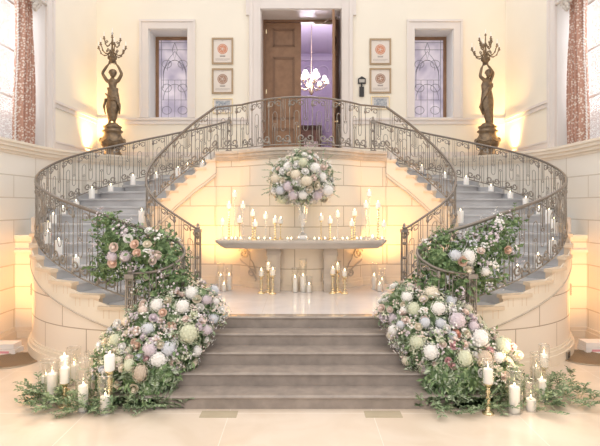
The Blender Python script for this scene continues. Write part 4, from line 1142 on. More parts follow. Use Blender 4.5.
def candle(loc, r, h, label, group=None, name='pillar_candle', lit=True, cat='candle'):
    key = (round(r, 3), round(h, 2), lit)
    if key in _pc and _pc[key]: return instance(_pc[key], name, loc, label, cat, group)
    t = thing(name, (0, 0, 0), label, cat, group)
    r, h = key[0], key[1]
    MB().lathe(((r * 0.97, 0), (r, 0.006), (r, h - 0.012), (r * 0.94, h - 0.002), (r * 0.7, h - 0.006), (0.004, h - 0.012)), 0, 0, 0, 18).build('wax', 'candle', t, smooth=True)
    MB().tube([(0, 0, h - 0.014), (0.002, 0, h + 0.012)], 0.0025, 5).build('wick', 'wick', t)
    if lit:
        MB().lathe(((0.002, 0.0), (0.006, 0.008), (0.008, 0.018), (0.005, 0.03), (0.001, 0.044)), 0.001, 0, h + 0.002, 8).build('flame', 'flame', t, smooth=True)
    t.location = loc; _pc[key] = t
    return t


_gl = {}


def glass_cyl(loc, r, h, label, group=None):
    key = (round(r, 3), round(h, 2))
    if key in _gl: return instance(_gl[key], 'glass_cylinder', loc, label, 'glass cylinder', group)
    r, h = key; t = thing('glass_cylinder', (0, 0, 0), label, 'glass cylinder', group)
    mb = MB(); mb.lathe(((r, 0.004), (r, h)), 0, 0, 0, 24, cap=False); mb.build('glass_wall', 'glass', t, smooth=True, recalc=False)
    mb = MB(); mb.tube([(r * math.cos(k * PI / 12), r * math.sin(k * PI / 12), h) for k in range(25)], 0.004, 5, caps=False); mb.build('glass_rim', 'crystal', t, smooth=True)
    mb = MB(); mb.lathe(((r, 0.0), (r, 0.004)), 0, 0, 0, 24); mb.build('glass_base', 'crystal', t)
    t.location = loc; _gl[key] = t
    return t


# candles on the stairs, each standing on a real tread: (photo x, foot y, height, lateral fraction handled by search)
def on_stair(x, y, sx):
    best = None
    for n in range(1, 17):
        z = zs(n)
        if abs(y - 205) < 1e-6: continue
        for k in range(0, 40):
            # candidates spread over this tread
            for fr in [0.07 + 0.86 * j / 14 for j in range(15)]:
                s = n + 0.12 + 0.78 * k / 39
                a = Vector(inn(s)); c = Vector(out(s, 2.44)); p = a + (c - a) * fr
                X = sx * p.x; Y_ = p.y
                ux = 301 + 492 * X / Y_; uy = 205 + 492 * (2.5 - z) / Y_
                e = (ux - x) ** 2 + (uy - y) ** 2 * 1.3
                if best is None or e < best[0]: best = (e, (X, Y_, z), n, fr)
    return best


ORD = {1: 'first', 2: 'second', 3: 'third', 4: 'fourth', 5: 'fifth', 6: 'sixth', 7: 'seventh', 8: 'eighth', 9: 'ninth', 10: 'tenth', 11: 'eleventh', 12: 'twelfth', 13: 'thirteenth', 14: 'fourteenth', 15: 'fifteenth', 16: 'sixteenth'}
SC = {-1: [(87.8, 200.5, .22, 2), (57, 214.5, .14, 2), (48.8, 224, .17, 2), (42, 233, .2, 2), (44, 244, .2, 2), (59, 253, .24, 2), (76, 264, .14, 2), (103, 275, .17, 2), (71.5, 208, .10, 2), (107.4, 194, .14, 2), (130.8, 187.5, .22, 2), (144.5, 223.5, .24, 0), (177, 174.2, .18, 1), (187.3, 173.5, .20, 0), (206.7, 158.5, .18, 0), (202.6, 166.5, .12, 0), (154, 181, .12, 1), (167.6, 188, .17, 0)],
      1: [(393.5, 158, .20, 0), (412.7, 173.5, .18, 0), (424.6, 171, .16, 1), (434, 188.5, .17, 0), (445, 178, .13, 1), (466.7, 184.5, .18, 2), (460.6, 219.5, .24, 0), (491, 191.5, .13, 2), (512.3, 198, .13, 2), (530.6, 201.5, .17, 2), (548, 212, .13, 2), (558, 221.5, .26, 2), (565, 233.5, .26, 2), (553, 249.5, .24, 2), (538.5, 262.5, .17, 2), (517, 273.5, .16, 2)]}
# soft amber glow of the candle flames on the outer treads
STAIR_POS = []
for sx in (-1, 1):
    used = {}
    for (x, y, h, k) in SC[sx]:
        e, loc, n, fr = on_stair(x, y, sx); used.setdefault((n, round(fr * 2)), 0); used[(n, round(fr * 2))] += 1
        STAIR_POS.append((x, y, sx, n, round(fr, 2), round(e, 1)))
        where = 'by inner railing' if fr < 0.33 else ('by outer railing' if fr > 0.66 else 'mid tread')
        size = 'short' if h < 0.15 else ('tall' if h > 0.21 else 'medium')
        extra = '' if used[(n, round(fr * 2))] == 1 else ', second there'
        candle(loc, 0.06, h, '%s ivory candle, %s staircase, %s step up, %s%s' % (size, 'left' if sx < 0 else 'right', ORD[n], where, extra), 'ivory pillar candles lining the staircases')
print('STAIR', [p for p in STAIR_POS if p[5] > 4])

# ---- brass candlesticks
_cs = {}


def candlestick(loc, h, style, label, group=None):
    key = (round(h, 2), style)
    if key in _cs: return instance(_cs[key], {'twist': 'brass_candlestick', 'plain': 'brass_candlestick', 'glass': 'glass_candlestick', 'chunky': 'brass_candlestick'}[style], loc, label, 'candlestick', group)
    h = key[0]; nm = 'glass_candlestick' if style == 'glass' else 'brass_candlestick'
    mt = 'crystal' if style == 'glass' else 'brass'
    t = thing(nm, (0, 0, 0), label, 'candlestick', group)
    if style == 'chunky':
        MB().lathe(((0.07, 0), (0.07, 0.014), (0.045, 0.03), (0.022, 0.05), (0.034, 0.07), (0.02, 0.09)), 0, 0, 0, 16).build('foot', mt, t, smooth=True)
        p = [(0.02, 0.09)]
        n = 3
        for k in range(n):
            a = 0.09 + (h - 0.15) * k / n; b_ = (h - 0.15) / n; p += [(0.018, a + b_ * .1), (0.036, a + b_ * .4), (0.014, a + b_ * .75), (0.028, a + b_ * .95)]
        MB().lathe(p, 0, 0, 0, 14).build('stem', mt, t, smooth=True)
        MB().lathe(((0.022, h - 0.06), (0.04, h - 0.03), (0.055, h - 0.012), (0.055, h)), 0, 0, 0, 16).build('cup', mt, t, smooth=True)
    else:
        MB().lathe(((0.05, 0), (0.05, 0.008), (0.03, 0.018), (0.010, 0.035)), 0, 0, 0, 16).build('foot', mt, t, smooth=True)
        n = max(4, int(h / 0.05)); p = []
        for k in range(n):
            a = 0.03 + (h - 0.05) * k / n; b_ = (h - 0.05) / n
            R1 = {'twist': 0.026, 'plain': 0.011, 'glass': 0.016}[style]
            p += [(0.008, a), (R1, a + b_ * 0.35), (R1 * 0.9, a + b_ * 0.55), (0.008, a + b_ * 0.9)]
        MB().lathe(p, 0, 0, 0, 10).build('stem', mt, t, smooth=True)
        MB().lathe(((0.01, h - 0.03), (0.035, h - 0.012), (0.042, h)), 0, 0, 0, 16).build('drip_pan', mt, t, smooth=True)
    t.location = loc; _cs[key] = t
    return t


ZTb = 1.85


def tz(y, d): return 2.5 - (y - 205) * d / 492


TB = [ # x, y of candle foot, depth, style, label phrase
    (234.6, 197, 9.35, 'glass', 'tallest clear holder at the left end of the console'),
    (229, 208, 9.25, 'twist', 'beaded tall brass holder at the left end of the console'),
    (243, 208, 9.3, 'glass', 'tall clear holder behind left candles on the console, second tallest'),
    (239.6, 223, 9.15, 'plain', 'thin low brass holder between tall clear holders, console left'),
    (252.7, 216, 9.28, 'twist', 'brass holder rising behind a shorter brass one, console left'),
    (255, 226.5, 9.12, 'twist', 'short beaded brass holder in front, console left'),
    (265.7, 219, 9.25, 'glass', 'single clear holder left of the paired brass ones near the vase'),
    (275.2, 223, 9.15, 'twist', 'beaded brass holder, left of the pair beside the vase'),
    (280.6, 223.5, 9.3, 'plain', 'thin brass holder, right of the pair beside the vase'),
    (222.5, 225, 9.3, 'glass', 'lowest clear holder at the far left tip of the console'),
    (369.2, 196, 9.35, 'glass', 'tallest clear holder at the right end of the console'),
    (366, 207.5, 9.25, 'glass', 'second tallest clear holder, right side of the console'),
    (378, 207.5, 9.2, 'twist', 'beaded tall brass holder at the right end of the console'),
    (383.6, 227, 9.3, 'glass', 'lowest clear holder at the far right tip of the console'),
    (354.5, 215.5, 9.28, 'twist', 'brass holder rising behind a shorter one, console right'),
    (351.8, 226, 9.12, 'twist', 'short beaded brass holder in front, console right'),
    (337.6, 217, 9.3, 'glass', 'single clear holder right of the vase, console right'),
    (321, 220.5, 9.25, 'plain', 'thin brass holder nearest the vase on its right'),
    (330, 223.5, 9.12, 'twist', 'beaded brass holder, second to the right of the vase'),
]
for x, y, d, st, lab in TB:
    X = (x - 301) * d / 492; h = round(tz(y, d) - ZTb, 2)
    candlestick((X, d, ZTb), h, st, ('%s with ivory candle' % lab), 'candlesticks on the console')
    candle((X, d, ZTb + h), 0.044, 0.085, 'ivory candle on the %s' % lab, 'candles topping the console candlesticks', lit=True)
# votives along the front of the console
_v = []
VX = [226, 231.5, 235.5, 240.5, 249.5, 258.5, 264.5, 270, 287.5, 291.3, 314.5, 319, 325, 334.5, 342.6, 347.3, 357, 361, 372.5, 382]
for i, x in enumerate(VX):
    d = 9.02 + 0.10 * abs(x - 301) / 80; X = (x - 301) * d / 492
    lab = 'small glass votive candle in the row along the console front, %s' % ('left of the vase' if x < 301 else 'right of the vase')
    big = abs(x - 372.5) < 0.6
    if big: lab = 'larger white votive near the right end of the console front'
    if not _v:
        t = thing('votive_candle', (0, 0, 0), lab, 'votive candle')
        MB().lathe(((0.024, 0), (0.028, 0.04)), 0, 0, 0, 14, cap=False).build('votive_glass', 'crystal', t, smooth=True, recalc=False)
        MB().lathe(((0.023, 0.001), (0.025, 0.028), (0.002, 0.027)), 0, 0, 0, 14).build('wax', 'candle', t, smooth=True)
        MB().lathe(((0.001, 0.0), (0.007, 0.010), (0.006, 0.02), (0.001, 0.034)), 0, 0, 0.028, 8).build('flame', 'flame', t, smooth=True)
        t.location = (X, d, ZTb); _v.append(t); t['group'] = 'votives left of the vase'
    else:
        instance(_v[0], 'votive_candle', (X, d, ZTb), lab, 'votive candle', None if big else ('votives left of the vase' if x < 301 else 'votives right of the vase'), (1.6, 1.6, 1.6) if big else None)

# ---- candles standing on the platform floor
def dfl(y, z=ZP): return 492 * (2.5 - z) / (y - 205)


PF = [ # x, foot y, candle height, r, glass height, where
    (220.7, 290, .27, .045, .52, 'left end of the console, back left of three'), (223.9, 291.2, .13, .045, .30, 'left end of the console, low one in front'), (229, 289.8, .28, .05, .50, 'left end of the console, right of three'),
    (295, 292, .27, .045, .46, 'centre under the console, left of three'), (303, 291.7, .30, .055, .62, 'centre under the console, thickest of three'), (309, 292.3, .14, .045, .30, 'centre under the console, low one at right'),
    (374.3, 289.5, .27, .052, .52, 'right end of the console, left of three'), (382, 290.2, .20, .042, .42, 'right end of the console, behind the low one'), (379.6, 291.4, .13, .045, .30, 'right end of the console, low one in front')]
for x, y, h, r, gh, wh in PF:
    d = dfl(y); X = (x - 301) * d / 492
    candle((X, d, ZP + 0.004), r, h, 'ivory pillar candle, platform, %s' % wh, 'pillar candles on the platform floor')
    glass_cyl((X, d, ZP), r + 0.022, gh, 'glass cylinder around candle at %s' % wh, 'glass cylinders on the platform floor')
BT = [(261.2, 293.5, 276, 'left trio, leftmost'), (268.3, 292.6, 270, 'left trio, tallest at the back'), (272.6, 294, 275.3, 'left trio, rightmost'), (332.8, 293.5, 273.8, 'right trio, leftmost'), (337.6, 292.6, 270, 'right trio, tallest at the back'), (344.6, 293.8, 276, 'right trio, rightmost')]
for x, y, yt, wh in BT:
    d = dfl(y); X = (x - 301) * d / 492; h = round((y - yt) * d / 492, 2)
    candlestick((X, d, ZP), h, 'chunky', 'turned brass candle holder on the platform, %s' % wh, 'brass trios on the platform')
    candle((X, d, ZP + h), 0.045, 0.10, 'ivory candle on turned brass holder on the platform, %s' % wh, 'candles of the brass trios')
    glass_cyl((X, d, ZP + h), 0.056, 0.16, 'small glass sleeve on the brass holder, %s' % wh, 'glass sleeves of the brass trios')

# ---- foreground candles on the lower floor
FG = [ # x, foot y, candle top y, r, glass height or 0, pedestal?, where
    (45.8, 392, 375.5, .052, .42, 'far left, shorter one partly behind its neighbour'), (52.2, 399.8, 373.5, .062, .50, 'far left, tall thick one'), (74.0, 383.5, 365, .068, .50, 'left group, at the back with the tall glass'),
    (83.2, 410.8, 385, .057, .62, 'left group, tall one in front centre'), (90.5, 388.5, 376, .05, .50, 'left group, low one behind the front centre'), (105.3, 412.6, 396, .057, .46, 'left group, low one at front right'),
    (514.4, 412, 386, .062, .52, 'right group, tallest thick one in front'), (530.8, 410, 398.5, .057, .36, 'right group, short one at front'), (541.7, 400, 380, .062, .52, 'right group, thick one at right'), (536.3, 392, 367, .05, .52, 'right group, slender one behind')]
for x, y, yt, r, gh, wh in FG:
    d = dfl(y, 0); X = (x - 301) * d / 492; h = round((y - yt) * d / 492, 2)
    candle((X, d, 0.004), r, h, 'large ivory pillar candle on the floor, %s' % wh)
    glass_cyl((X, d, 0.0), r + 0.03, max(gh, h + 0.12), 'clear glass cylinder around candle, %s' % wh)
FP = [(65, 406.5, 382, 367, .055, 0.26, 'left floor group, short brass holder'), (109.5, 409.5, 370, 354.5, .062, 0.0, 'left floor group, tallest gilt holder beside the flowers'),
      (64.3, 391, 366, 356, .06, 0.0, 'left floor group, taller brass holder at the back'), (488, 413.5, 383, 369, .055, 0.27, 'right floor group, brass holder at left'), (514, 398, 378.5, 366, .05, 0.28, 'right floor group, brass holder behind the tall thick candle'), (544, 395, 366, 354, .052, 0.28, 'right floor group, tallest brass holder at right')]
for x, y, ym, yt, r, gh, wh in FP:
    d = dfl(y, 0); X = (x - 301) * d / 492; h = round((y - ym) * d / 492, 2); hc = round((ym - yt) * d / 492, 2)
    candlestick((X, d, 0), h, 'chunky', 'turned brass candle holder, %s' % wh)
    candle((X, d, h), r, hc, 'ivory candle raised on a holder, %s' % wh)
    if gh: glass_cyl((X, d, h), r + 0.012, gh, 'glass sleeve on a holder, %s' % wh)
for x, d, z in ((-2.95, 6.2, 0.75), (2.75, 6.1, 0.75)):
    light('candle_glow', 'POINT', (x, d, z), 6, (1.0, 0.70, 0.42), 0.08)
    light('candle_glow', 'POINT', (x * 0.95, 5.45, 0.55), 4, (1.0, 0.74, 0.5), 0.08)
for x, d, z, e in ((-1.35, 9.2, 2.35, 3), (-0.7, 9.0, 2.3, 2), (0.7, 9.0, 2.3, 2), (1.35, 9.2, 2.35, 3), (0.0, 8.9, 1.3, 1), (-0.6, 8.8, 1.3, 1), (0.6, 8.8, 1.3, 1)):
    light('candle_glow', 'POINT', (x, d, z), e, (1.0, 0.62, 0.26), 0.1)

# ================================================================== FLOWERS
def leaf_at(mb, p, d, up, L, W, fold=0.25):
    d = d.normalized(); s_ = d.cross(up)
    if s_.length < 1e-4: s_ = d.orthogonal()
    s_.normalize(); n = s_.cross(d)
    a = p; t = p + d * L - n * L * 0.15; m1 = p + d * L * 0.5 + s_ * W * 0.5 + n * W * fold; m2 = p + d * L * 0.5 - s_ * W * 0.5 + n * W * fold; c = p + d * L * 0.5
    mb.add([a, m1, t, m2, c], [(0, 4, 1), (4, 2, 1), (0, 3, 4), (4, 3, 2)])


def rv(): 
    while True:
        v = Vector((random.uniform(-1, 1), random.uniform(-1, 1), random.uniform(-1, 1)))
        if 0.05 < v.length < 1: return v.normalized()


_fm = {}


def bloom_mesh(kind, col):
    key = (kind, col)
    if key in _fm: return _fm[key]
    mb = MB(); rnd = random.Random(hash(kind) % 97 + 3)
    if kind == 'hydrangea':
        mb.ball((0, 0, 0), 0.84, 12)
        n = 105
        for i in range(n):
            ph = math.acos(1 - 2 * (i + 0.5) / n); th = PI * (1 + 5 ** 0.5) * i
            v = Vector((math.sin(ph) * math.cos(th), math.sin(ph) * math.sin(th), math.cos(ph))); lump = 0.10 * math.sin(v.x * 5 + 1) * math.sin(v.y * 4.3 + 2) + 0.06 * math.sin(v.z * 7); c = v * (0.90 + lump + 0.12 * rnd.random())
            a = v.orthogonal().normalized(); a.rotate(Matrix.Rotation(rnd.random() * 3, 3, v)); b2 = v.cross(a)
            for q in range(4):
                e = a * math.cos(q * PI / 2) + b2 * math.sin(q * PI / 2); f = v.cross(e)
                mb.add([c - v * 0.02, c + e * 0.09 + f * 0.07 + v * 0.03, c + e * 0.16 + v * 0.01, c + e * 0.09 - f * 0.07 + v * 0.03], [(0, 1, 2, 3)])
    elif kind == 'rose':
        mb.ball((0, 0, 0.12), 0.42, 8, (1, 1, 1.2))
        for ring, (n, r, h, tilt) in enumerate(((3, 0.40, 0.62, 0.05), (4, 0.60, 0.55, 0.28), (5, 0.85, 0.42, 0.6), (6, 1.0, 0.22, 0.95))):
            for k in range(n):
                a = 2 * PI * (k + 0.37 * ring) / n; ca, sa = math.cos(a), math.sin(a); rows = []
                for i in range(4):
                    f = i / 3; rr = r * (0.35 + 0.65 * f ** 0.8); z = -0.35 + (h + 0.35) * f; row = []
                    for j in range(5):
                        g = (j / 4 - 0.5) * (2.4 * PI / n) * (0.6 + 0.4 * math.sin(f * PI * 0.9)); row.append((rr * math.cos(a + g), rr * math.sin(a + g), z - 0.12 * tilt * f * f - 0.10 * abs(j - 2) * 0.5 * f))
                    rows.append(row)
                mb.grid(rows)
    else:   # small spray blossoms
        for i in range(14):
            v = rv(); c = v * 0.8
            mb.ball(c, 0.2, 5, (1, 1, 0.8))
            for q in range(3):
                w_ = rv(); mb.add([c, c + w_ * 0.2 + v * 0.1, c + w_ * 0.35, c + w_ * 0.15 - v * 0.1], [(0, 1, 2, 3)])
    me = bpy.data.meshes.new(kind + '_bloom'); me.from_pydata(mb.v, [], mb.f); me.materials.append(M['f_' + col]); me.update()
    me.polygons.foreach_set('use_smooth', [kind == 'rose'] * len(me.polygons))
    _fm[key] = me; return me


NAMES = {'hydrangea': 'hydrangea_bloom', 'rose': 'rose_bloom', 'spray': 'spray_blossom'}


def bloom(parent, kind, col, p, r, nrm):
    o = bpy.data.objects.new(NAMES[kind], bloom_mesh(kind, col)); C.objects.link(o); o.parent = parent
    o.location = Vector(p) - parent.location
    q = Vector(nrm).normalized().to_track_quat('Z', 'Y'); o.rotation_mode = 'QUATERNION'; o.rotation_quaternion = q
    k = random.uniform(0.93, 1.07); o.scale = (r * k * random.uniform(0.85, 1.08), r * k * random.uniform(0.85, 1.08), r * (0.85 if kind != 'rose' else 0.95) * k)
    if kind != 'spray': o['label'] = '%s %s' % ({'green': 'pale green', 'blue': 'pale blue', 'tan': 'dusty beige'}.get(col, col), 'hydrangea' if kind == 'hydrangea' else 'rose')
    return o


def ray_hit(x, y, SPH):
    d = Vector(((x - 301) / 492, 1, -(y - 205) / 492)); o = Vector((0, 0, 2.5)); best = None
    for c, r in SPH:
        oc = o - c; A = d.dot(d); B = oc.dot(d); Cc = oc.dot(oc) - r * r; D = B * B - A * Cc
        if D < 0: continue
        t = (-B - math.sqrt(D)) / A
        if best is None or t < best[0]: best = (t, (o + d * t), ((o + d * t) - c).normalized())
    return best


def outside(p, SPH, skip): return all((p - c).length > r * 0.93 for i, (c, r) in enumerate(SPH) if i != skip)


def surf_pts(SPH, n, bias=True, zmin=0.0):
    o = []; w_ = [r * r for c, r in SPH]
    while len(o) < n:
        i = random.choices(range(len(SPH)), w_)[0]; c, r = SPH[i]; v = rv()
        if bias and v.y > 0.35: continue
        p = c + v * r
        if p.z < zmin or not outside(p, SPH, i): continue
        o.append((p, v))
    return o


def foliage(parent, SPH, n, matn, L=(0.05, 0.10), W=0.5, name='foliage', spread=1.0, zmin=0.02, inner=0.75, droop=0.2, bias=True):
    mb = MB()
    for p, v in surf_pts(SPH, n, bias=bias, zmin=zmin):
        c = p - v * random.uniform(0, 1 - inner) * 0.3
        d = (v * 0.7 + rv() * 0.9 + Vector((0, 0, -droop))).normalized(); l = random.uniform(*L)
        q = c + v * random.uniform(-0.02, 0.05) * spread
        if q.z < zmin: q.z = zmin
        leaf_at(mb, q, d, (v + rv() * 0.4), l, l * W)
    o = mb.build(name, matn, parent, recalc=False); o['kind'] = 'stuff'; return o


def filler(parent, SPH, n, cols, rr=(0.014, 0.024), lift=0.05, zmin=0.2):
    """countless tiny filler blossoms, one stuff part per colour"""
    for col in cols:
        mb = MB()
        for p, v in surf_pts(SPH, n // 9, zmin=zmin):
            for q in range(9):
                c = p + rv() * 0.05 + v * lift * random.uniform(0.4, 1.2); r = random.uniform(*rr); a = (v + rv() * 0.5).normalized(); e = a.orthogonal().normalized(); f = a.cross(e)
                vs = [c + a * r * 0.3]
                for k in range(10):
                    ra = r * (1.0 if k % 2 else 0.5); vs.append(c + (e * math.cos(k * PI / 5) + f * math.sin(k * PI / 5)) * ra)
                mb.add(vs, [(0, 1 + k, 1 + (k + 1) % 10) for k in range(10)])
        o = mb.build('filler_blossoms', 'f_' + col, parent, recalc=False); o['kind'] = 'stuff'


def cores(parent, SPH, matn='leafdark', k=0.86, zmin=0.01):
    mb = MB()
    for c, r in SPH:
        mb.ball(c, r * k, 12)
    mb.v = [(x, y, max(z, zmin)) for x, y, z in mb.v]
    mb.build('foliage_core', matn, parent)


def sprig(mb, p, d, L, n, ll, lw, curve=0.3, floor=None):
    d = d.normalized(); pts_ = []; q = p.copy(); dd = d.copy(); bend = rv() * curve
    for i in range(n + 1):
        pts_.append(q.copy()); dd = (dd + bend / n + Vector((0, 0, -0.25 / n))).normalized(); q = q + dd * L / n
        if floor is not None and q.z < floor: q.z = floor + 0.01
    mb.tube(pts_, 0.004, 3, caps=False)
    for i in range(1, n + 1):
        t = (pts_[i] - pts_[i - 1]).normalized(); up = Vector((0, 0, 1)); sd = t.cross(up)
        if sd.length < 0.1: sd = Vector((1, 0, 0))
        sd.normalize()
        for s_ in (-1, 1):
            v = (t * 0.6 + sd * s_ * 0.8 + up * random.uniform(-0.1, 0.5)).normalized(); a = pts_[i].copy()
            l = ll * random.uniform(0.7, 1.15)
            if floor is not None and a.z + v.z * l < floor: v.z = abs(v.z)
            leaf_at(mb, a, v, up + rv() * 0.5, l, l * lw)


# ---- big floral mounds at the foot of the stairs
LP = [(198, 303, 7.0, .26), (212, 312, 7.0, .18), (172, 318, 6.85, .36), (152, 332, 6.75, .38), (188, 330, 6.75, .30), (128, 352, 6.6, .34), (158, 352, 6.55, .34), (178, 350, 6.6, .26), (115, 368, 6.35, .24), (138, 374, 6.3, .28), (160, 375, 6.3, .22), (148, 390, 6.15, .16)]
RP = [(602 - a, b, c, d) for a, b, c, d in LP] + [(500, 372, 6.35, .2)]
SL = [(px(x, y, d), r) for x, y, d, r in LP]; SR = [(px(x, y, d), r) for x, y, d, r in RP]
FL = {
    'L': [('hydrangea', 'white', 181.5, 307.5, 9.5), ('hydrangea', 'white', 158, 306, 7), ('hydrangea', 'blue', 148, 329, 7), ('hydrangea', 'green', 188.5, 333, 10), ('hydrangea', 'green', 116, 341, 8), ('hydrangea', 'white', 158, 361.5, 9.5), ('hydrangea', 'tan', 140, 373, 9), ('hydrangea', 'blue', 167.6, 349, 8), ('hydrangea', 'white', 192, 294, 7), ('hydrangea', 'cream', 118, 362, 6), ('hydrangea', 'green', 130, 366, 7), ('hydrangea', 'mauve', 150, 350, 8), ('hydrangea', 'mauve', 206, 300, 6), ('hydrangea', 'blue', 213, 318, 6), ('hydrangea', 'white', 214, 302, 5), ('hydrangea', 'mauve', 205, 330, 6), ('hydrangea', 'cream', 128, 322, 5),
          ('rose', 'blush', 144, 305, 4.5), ('rose', 'peach', 163.5, 313, 4), ('rose', 'peach', 171.5, 325, 4.5), ('rose', 'blush', 159.5, 321, 4), ('rose', 'blush', 138, 331, 4.5), ('rose', 'cream', 128, 335, 4.5), ('rose', 'peach', 139, 347, 5), ('rose', 'white', 118, 323.5, 4), ('rose', 'cream', 130, 321, 4), ('rose', 'blush', 156, 341, 4), ('rose', 'cream', 160, 345, 4), ('rose', 'peach', 173.5, 336, 4), ('rose', 'blush', 184.5, 337.5, 4), ('rose', 'peach', 175.5, 294, 4), ('rose', 'cream', 197, 299.5, 4), ('rose', 'cream', 106.5, 343, 4), ('rose', 'white', 122.5, 347, 4), ('rose', 'cream', 114.5, 353, 4.5), ('rose', 'peach', 134, 343, 4), ('rose', 'blush', 130, 360, 4.5), ('rose', 'mauve', 152, 343, 5), ('rose', 'blush', 171, 361, 4), ('rose', 'cream', 123.5, 368.5, 4), ('rose', 'mauve', 145, 338, 4.5), ('rose', 'blush', 201, 322, 4), ('rose', 'pink', 148, 358, 4), ('rose', 'white', 175, 345, 4), ('rose', 'white', 220, 310, 3.5), ('rose', 'blush', 186, 320, 4), ('rose', 'cream', 168, 302, 4)],
    'R': [('hydrangea', 'white', 438, 309, 8.5), ('hydrangea', 'cream', 431.6, 294.5, 7.5), ('hydrangea', 'green', 413.8, 311, 8), ('hydrangea', 'white', 406.7, 297.6, 6.5), ('hydrangea', 'white', 432, 352, 9.5), ('hydrangea', 'white', 480, 339, 10), ('hydrangea', 'green', 465, 360, 10), ('hydrangea', 'green', 417.7, 343, 8), ('hydrangea', 'mauve', 457, 321, 9), ('hydrangea', 'tan', 485, 359, 8.5), ('hydrangea', 'green', 502.5, 345, 8), ('hydrangea', 'blue', 440, 323, 6), ('hydrangea', 'blue', 452, 337, 6), ('hydrangea', 'blue', 424, 323, 6), ('hydrangea', 'mauve', 393, 318, 5.5), ('hydrangea', 'blue', 402, 325, 5.5), ('hydrangea', 'white', 395, 330, 5.5), ('hydrangea', 'white', 405, 312, 5), ('hydrangea', 'mauve', 472, 327, 6),
          ('rose', 'coral', 455.5, 335, 4.5), ('rose', 'pink', 453, 346, 4.5), ('rose', 'blush', 463, 344.5, 4), ('rose', 'mauve', 471, 319, 4.5), ('rose', 'cream', 424, 300.5, 4.5), ('rose', 'blush', 416, 288, 4), ('rose', 'cream', 404, 305, 3.5), ('rose', 'blush', 406, 321, 4), ('rose', 'mauve', 430, 333, 4.5), ('rose', 'white', 439.5, 335, 4.5), ('rose', 'peach', 424, 321, 4), ('rose', 'cream', 479, 364.5, 4.5), ('rose', 'white', 475, 357, 4), ('rose', 'pink', 489, 351, 4), ('rose', 'blush', 495, 341, 4.5), ('rose', 'pink', 448, 361, 4.5), ('rose', 'pink', 451.5, 367, 4.5), ('rose', 'blush', 503, 375, 5), ('rose', 'cream', 518, 355, 4.5), ('rose', 'pink', 512, 347, 4.5), ('rose', 'blush', 507, 363, 5), ('rose', 'blush', 404, 314, 4), ('rose', 'cream', 459, 353, 4), ('rose', 'mauve', 477, 329, 4), ('rose', 'white', 447, 329, 4), ('rose', 'cream', 418, 327, 4), ('rose', 'blush', 443, 345, 4), ('rose', 'cream', 466, 334, 4), ('rose', 'blush', 390, 310, 3.5), ('rose', 'white', 410, 288, 4)]}
for key, SPH, sx, side in (('L', SL, -1, 'left'), ('R', SR, 1, 'right')):
    base = Vector((SPH[5][0].x, SPH[5][0].y, 0))
    t = thing('flower_arrangement', tuple(base), 'large mound of hydrangeas and roses spilling down the %s end of the front steps' % side, 'flower arrangement')
    cores(t, SPH)
    foliage(t, SPH, 2000, 'leafsage', (0.05, 0.11), 0.45)
    foliage(t, SPH[5:], 900, 'leafdark', (0.06, 0.12), 0.35, name='trailing_greenery', spread=2.0, droop=0.8)
    mb = MB()
    for i in range(35):
        c, r = random.choice(SPH); v = rv(); v.y = -abs(v.y); sprig(mb, c + v * r * 0.9, v + Vector((sx * 0.3, 0, 0.1)), random.uniform(0.10, 0.22), 4, 0.06, 0.42, floor=0.02)
    o = mb.build('loose_sprigs', 'leafsage', t, recalc=False); o['kind'] = 'stuff'
    filler(t, SPH[:9], 540, ('white', 'mauve', 'blush', 'green'))
    occ = []
    for kind, col, x, y, r in FL[key]:
        h = ray_hit(x, y, SPH)
        if not h:
            c = min(SPH, key=lambda q: abs(301 + 492 * q[0].x / q[0].y - x) + abs(205 + 492 * (2.5 - q[0].z) / q[0].y - y)); tgt = px(x, y, c[0].y - 0.05); h = (0, tgt, Vector((0, -1, 0.3)))
        p = h[1] + h[2] * 0.03; rr = (1.0 if kind == 'hydrangea' else 1.1) * r * p.y / 492; occ.append((p, rr)); bloom(t, kind, col, p, rr, h[2] + Vector((0, -0.2, 0.1)))
    cnt = len(FL[key]); tries = 0
    while cnt < 98 and tries < 3000:
        tries += 1; (p, v), = surf_pts(SPH[:10], 1, zmin=0.25)
        rr = random.uniform(0.045, 0.078)
        if any((p - q).length < (rr + r2) * 0.78 for q, r2 in occ): continue
        occ.append((p, rr)); cnt += 1
        k = 'hydrangea' if rr > 0.07 else random.choice(('rose', 'rose', 'spray')); bloom(t, k, random.choice(('white', 'cream', 'blush', 'mauve', 'blue', 'green', 'white')), p + v * 0.03, rr, v)

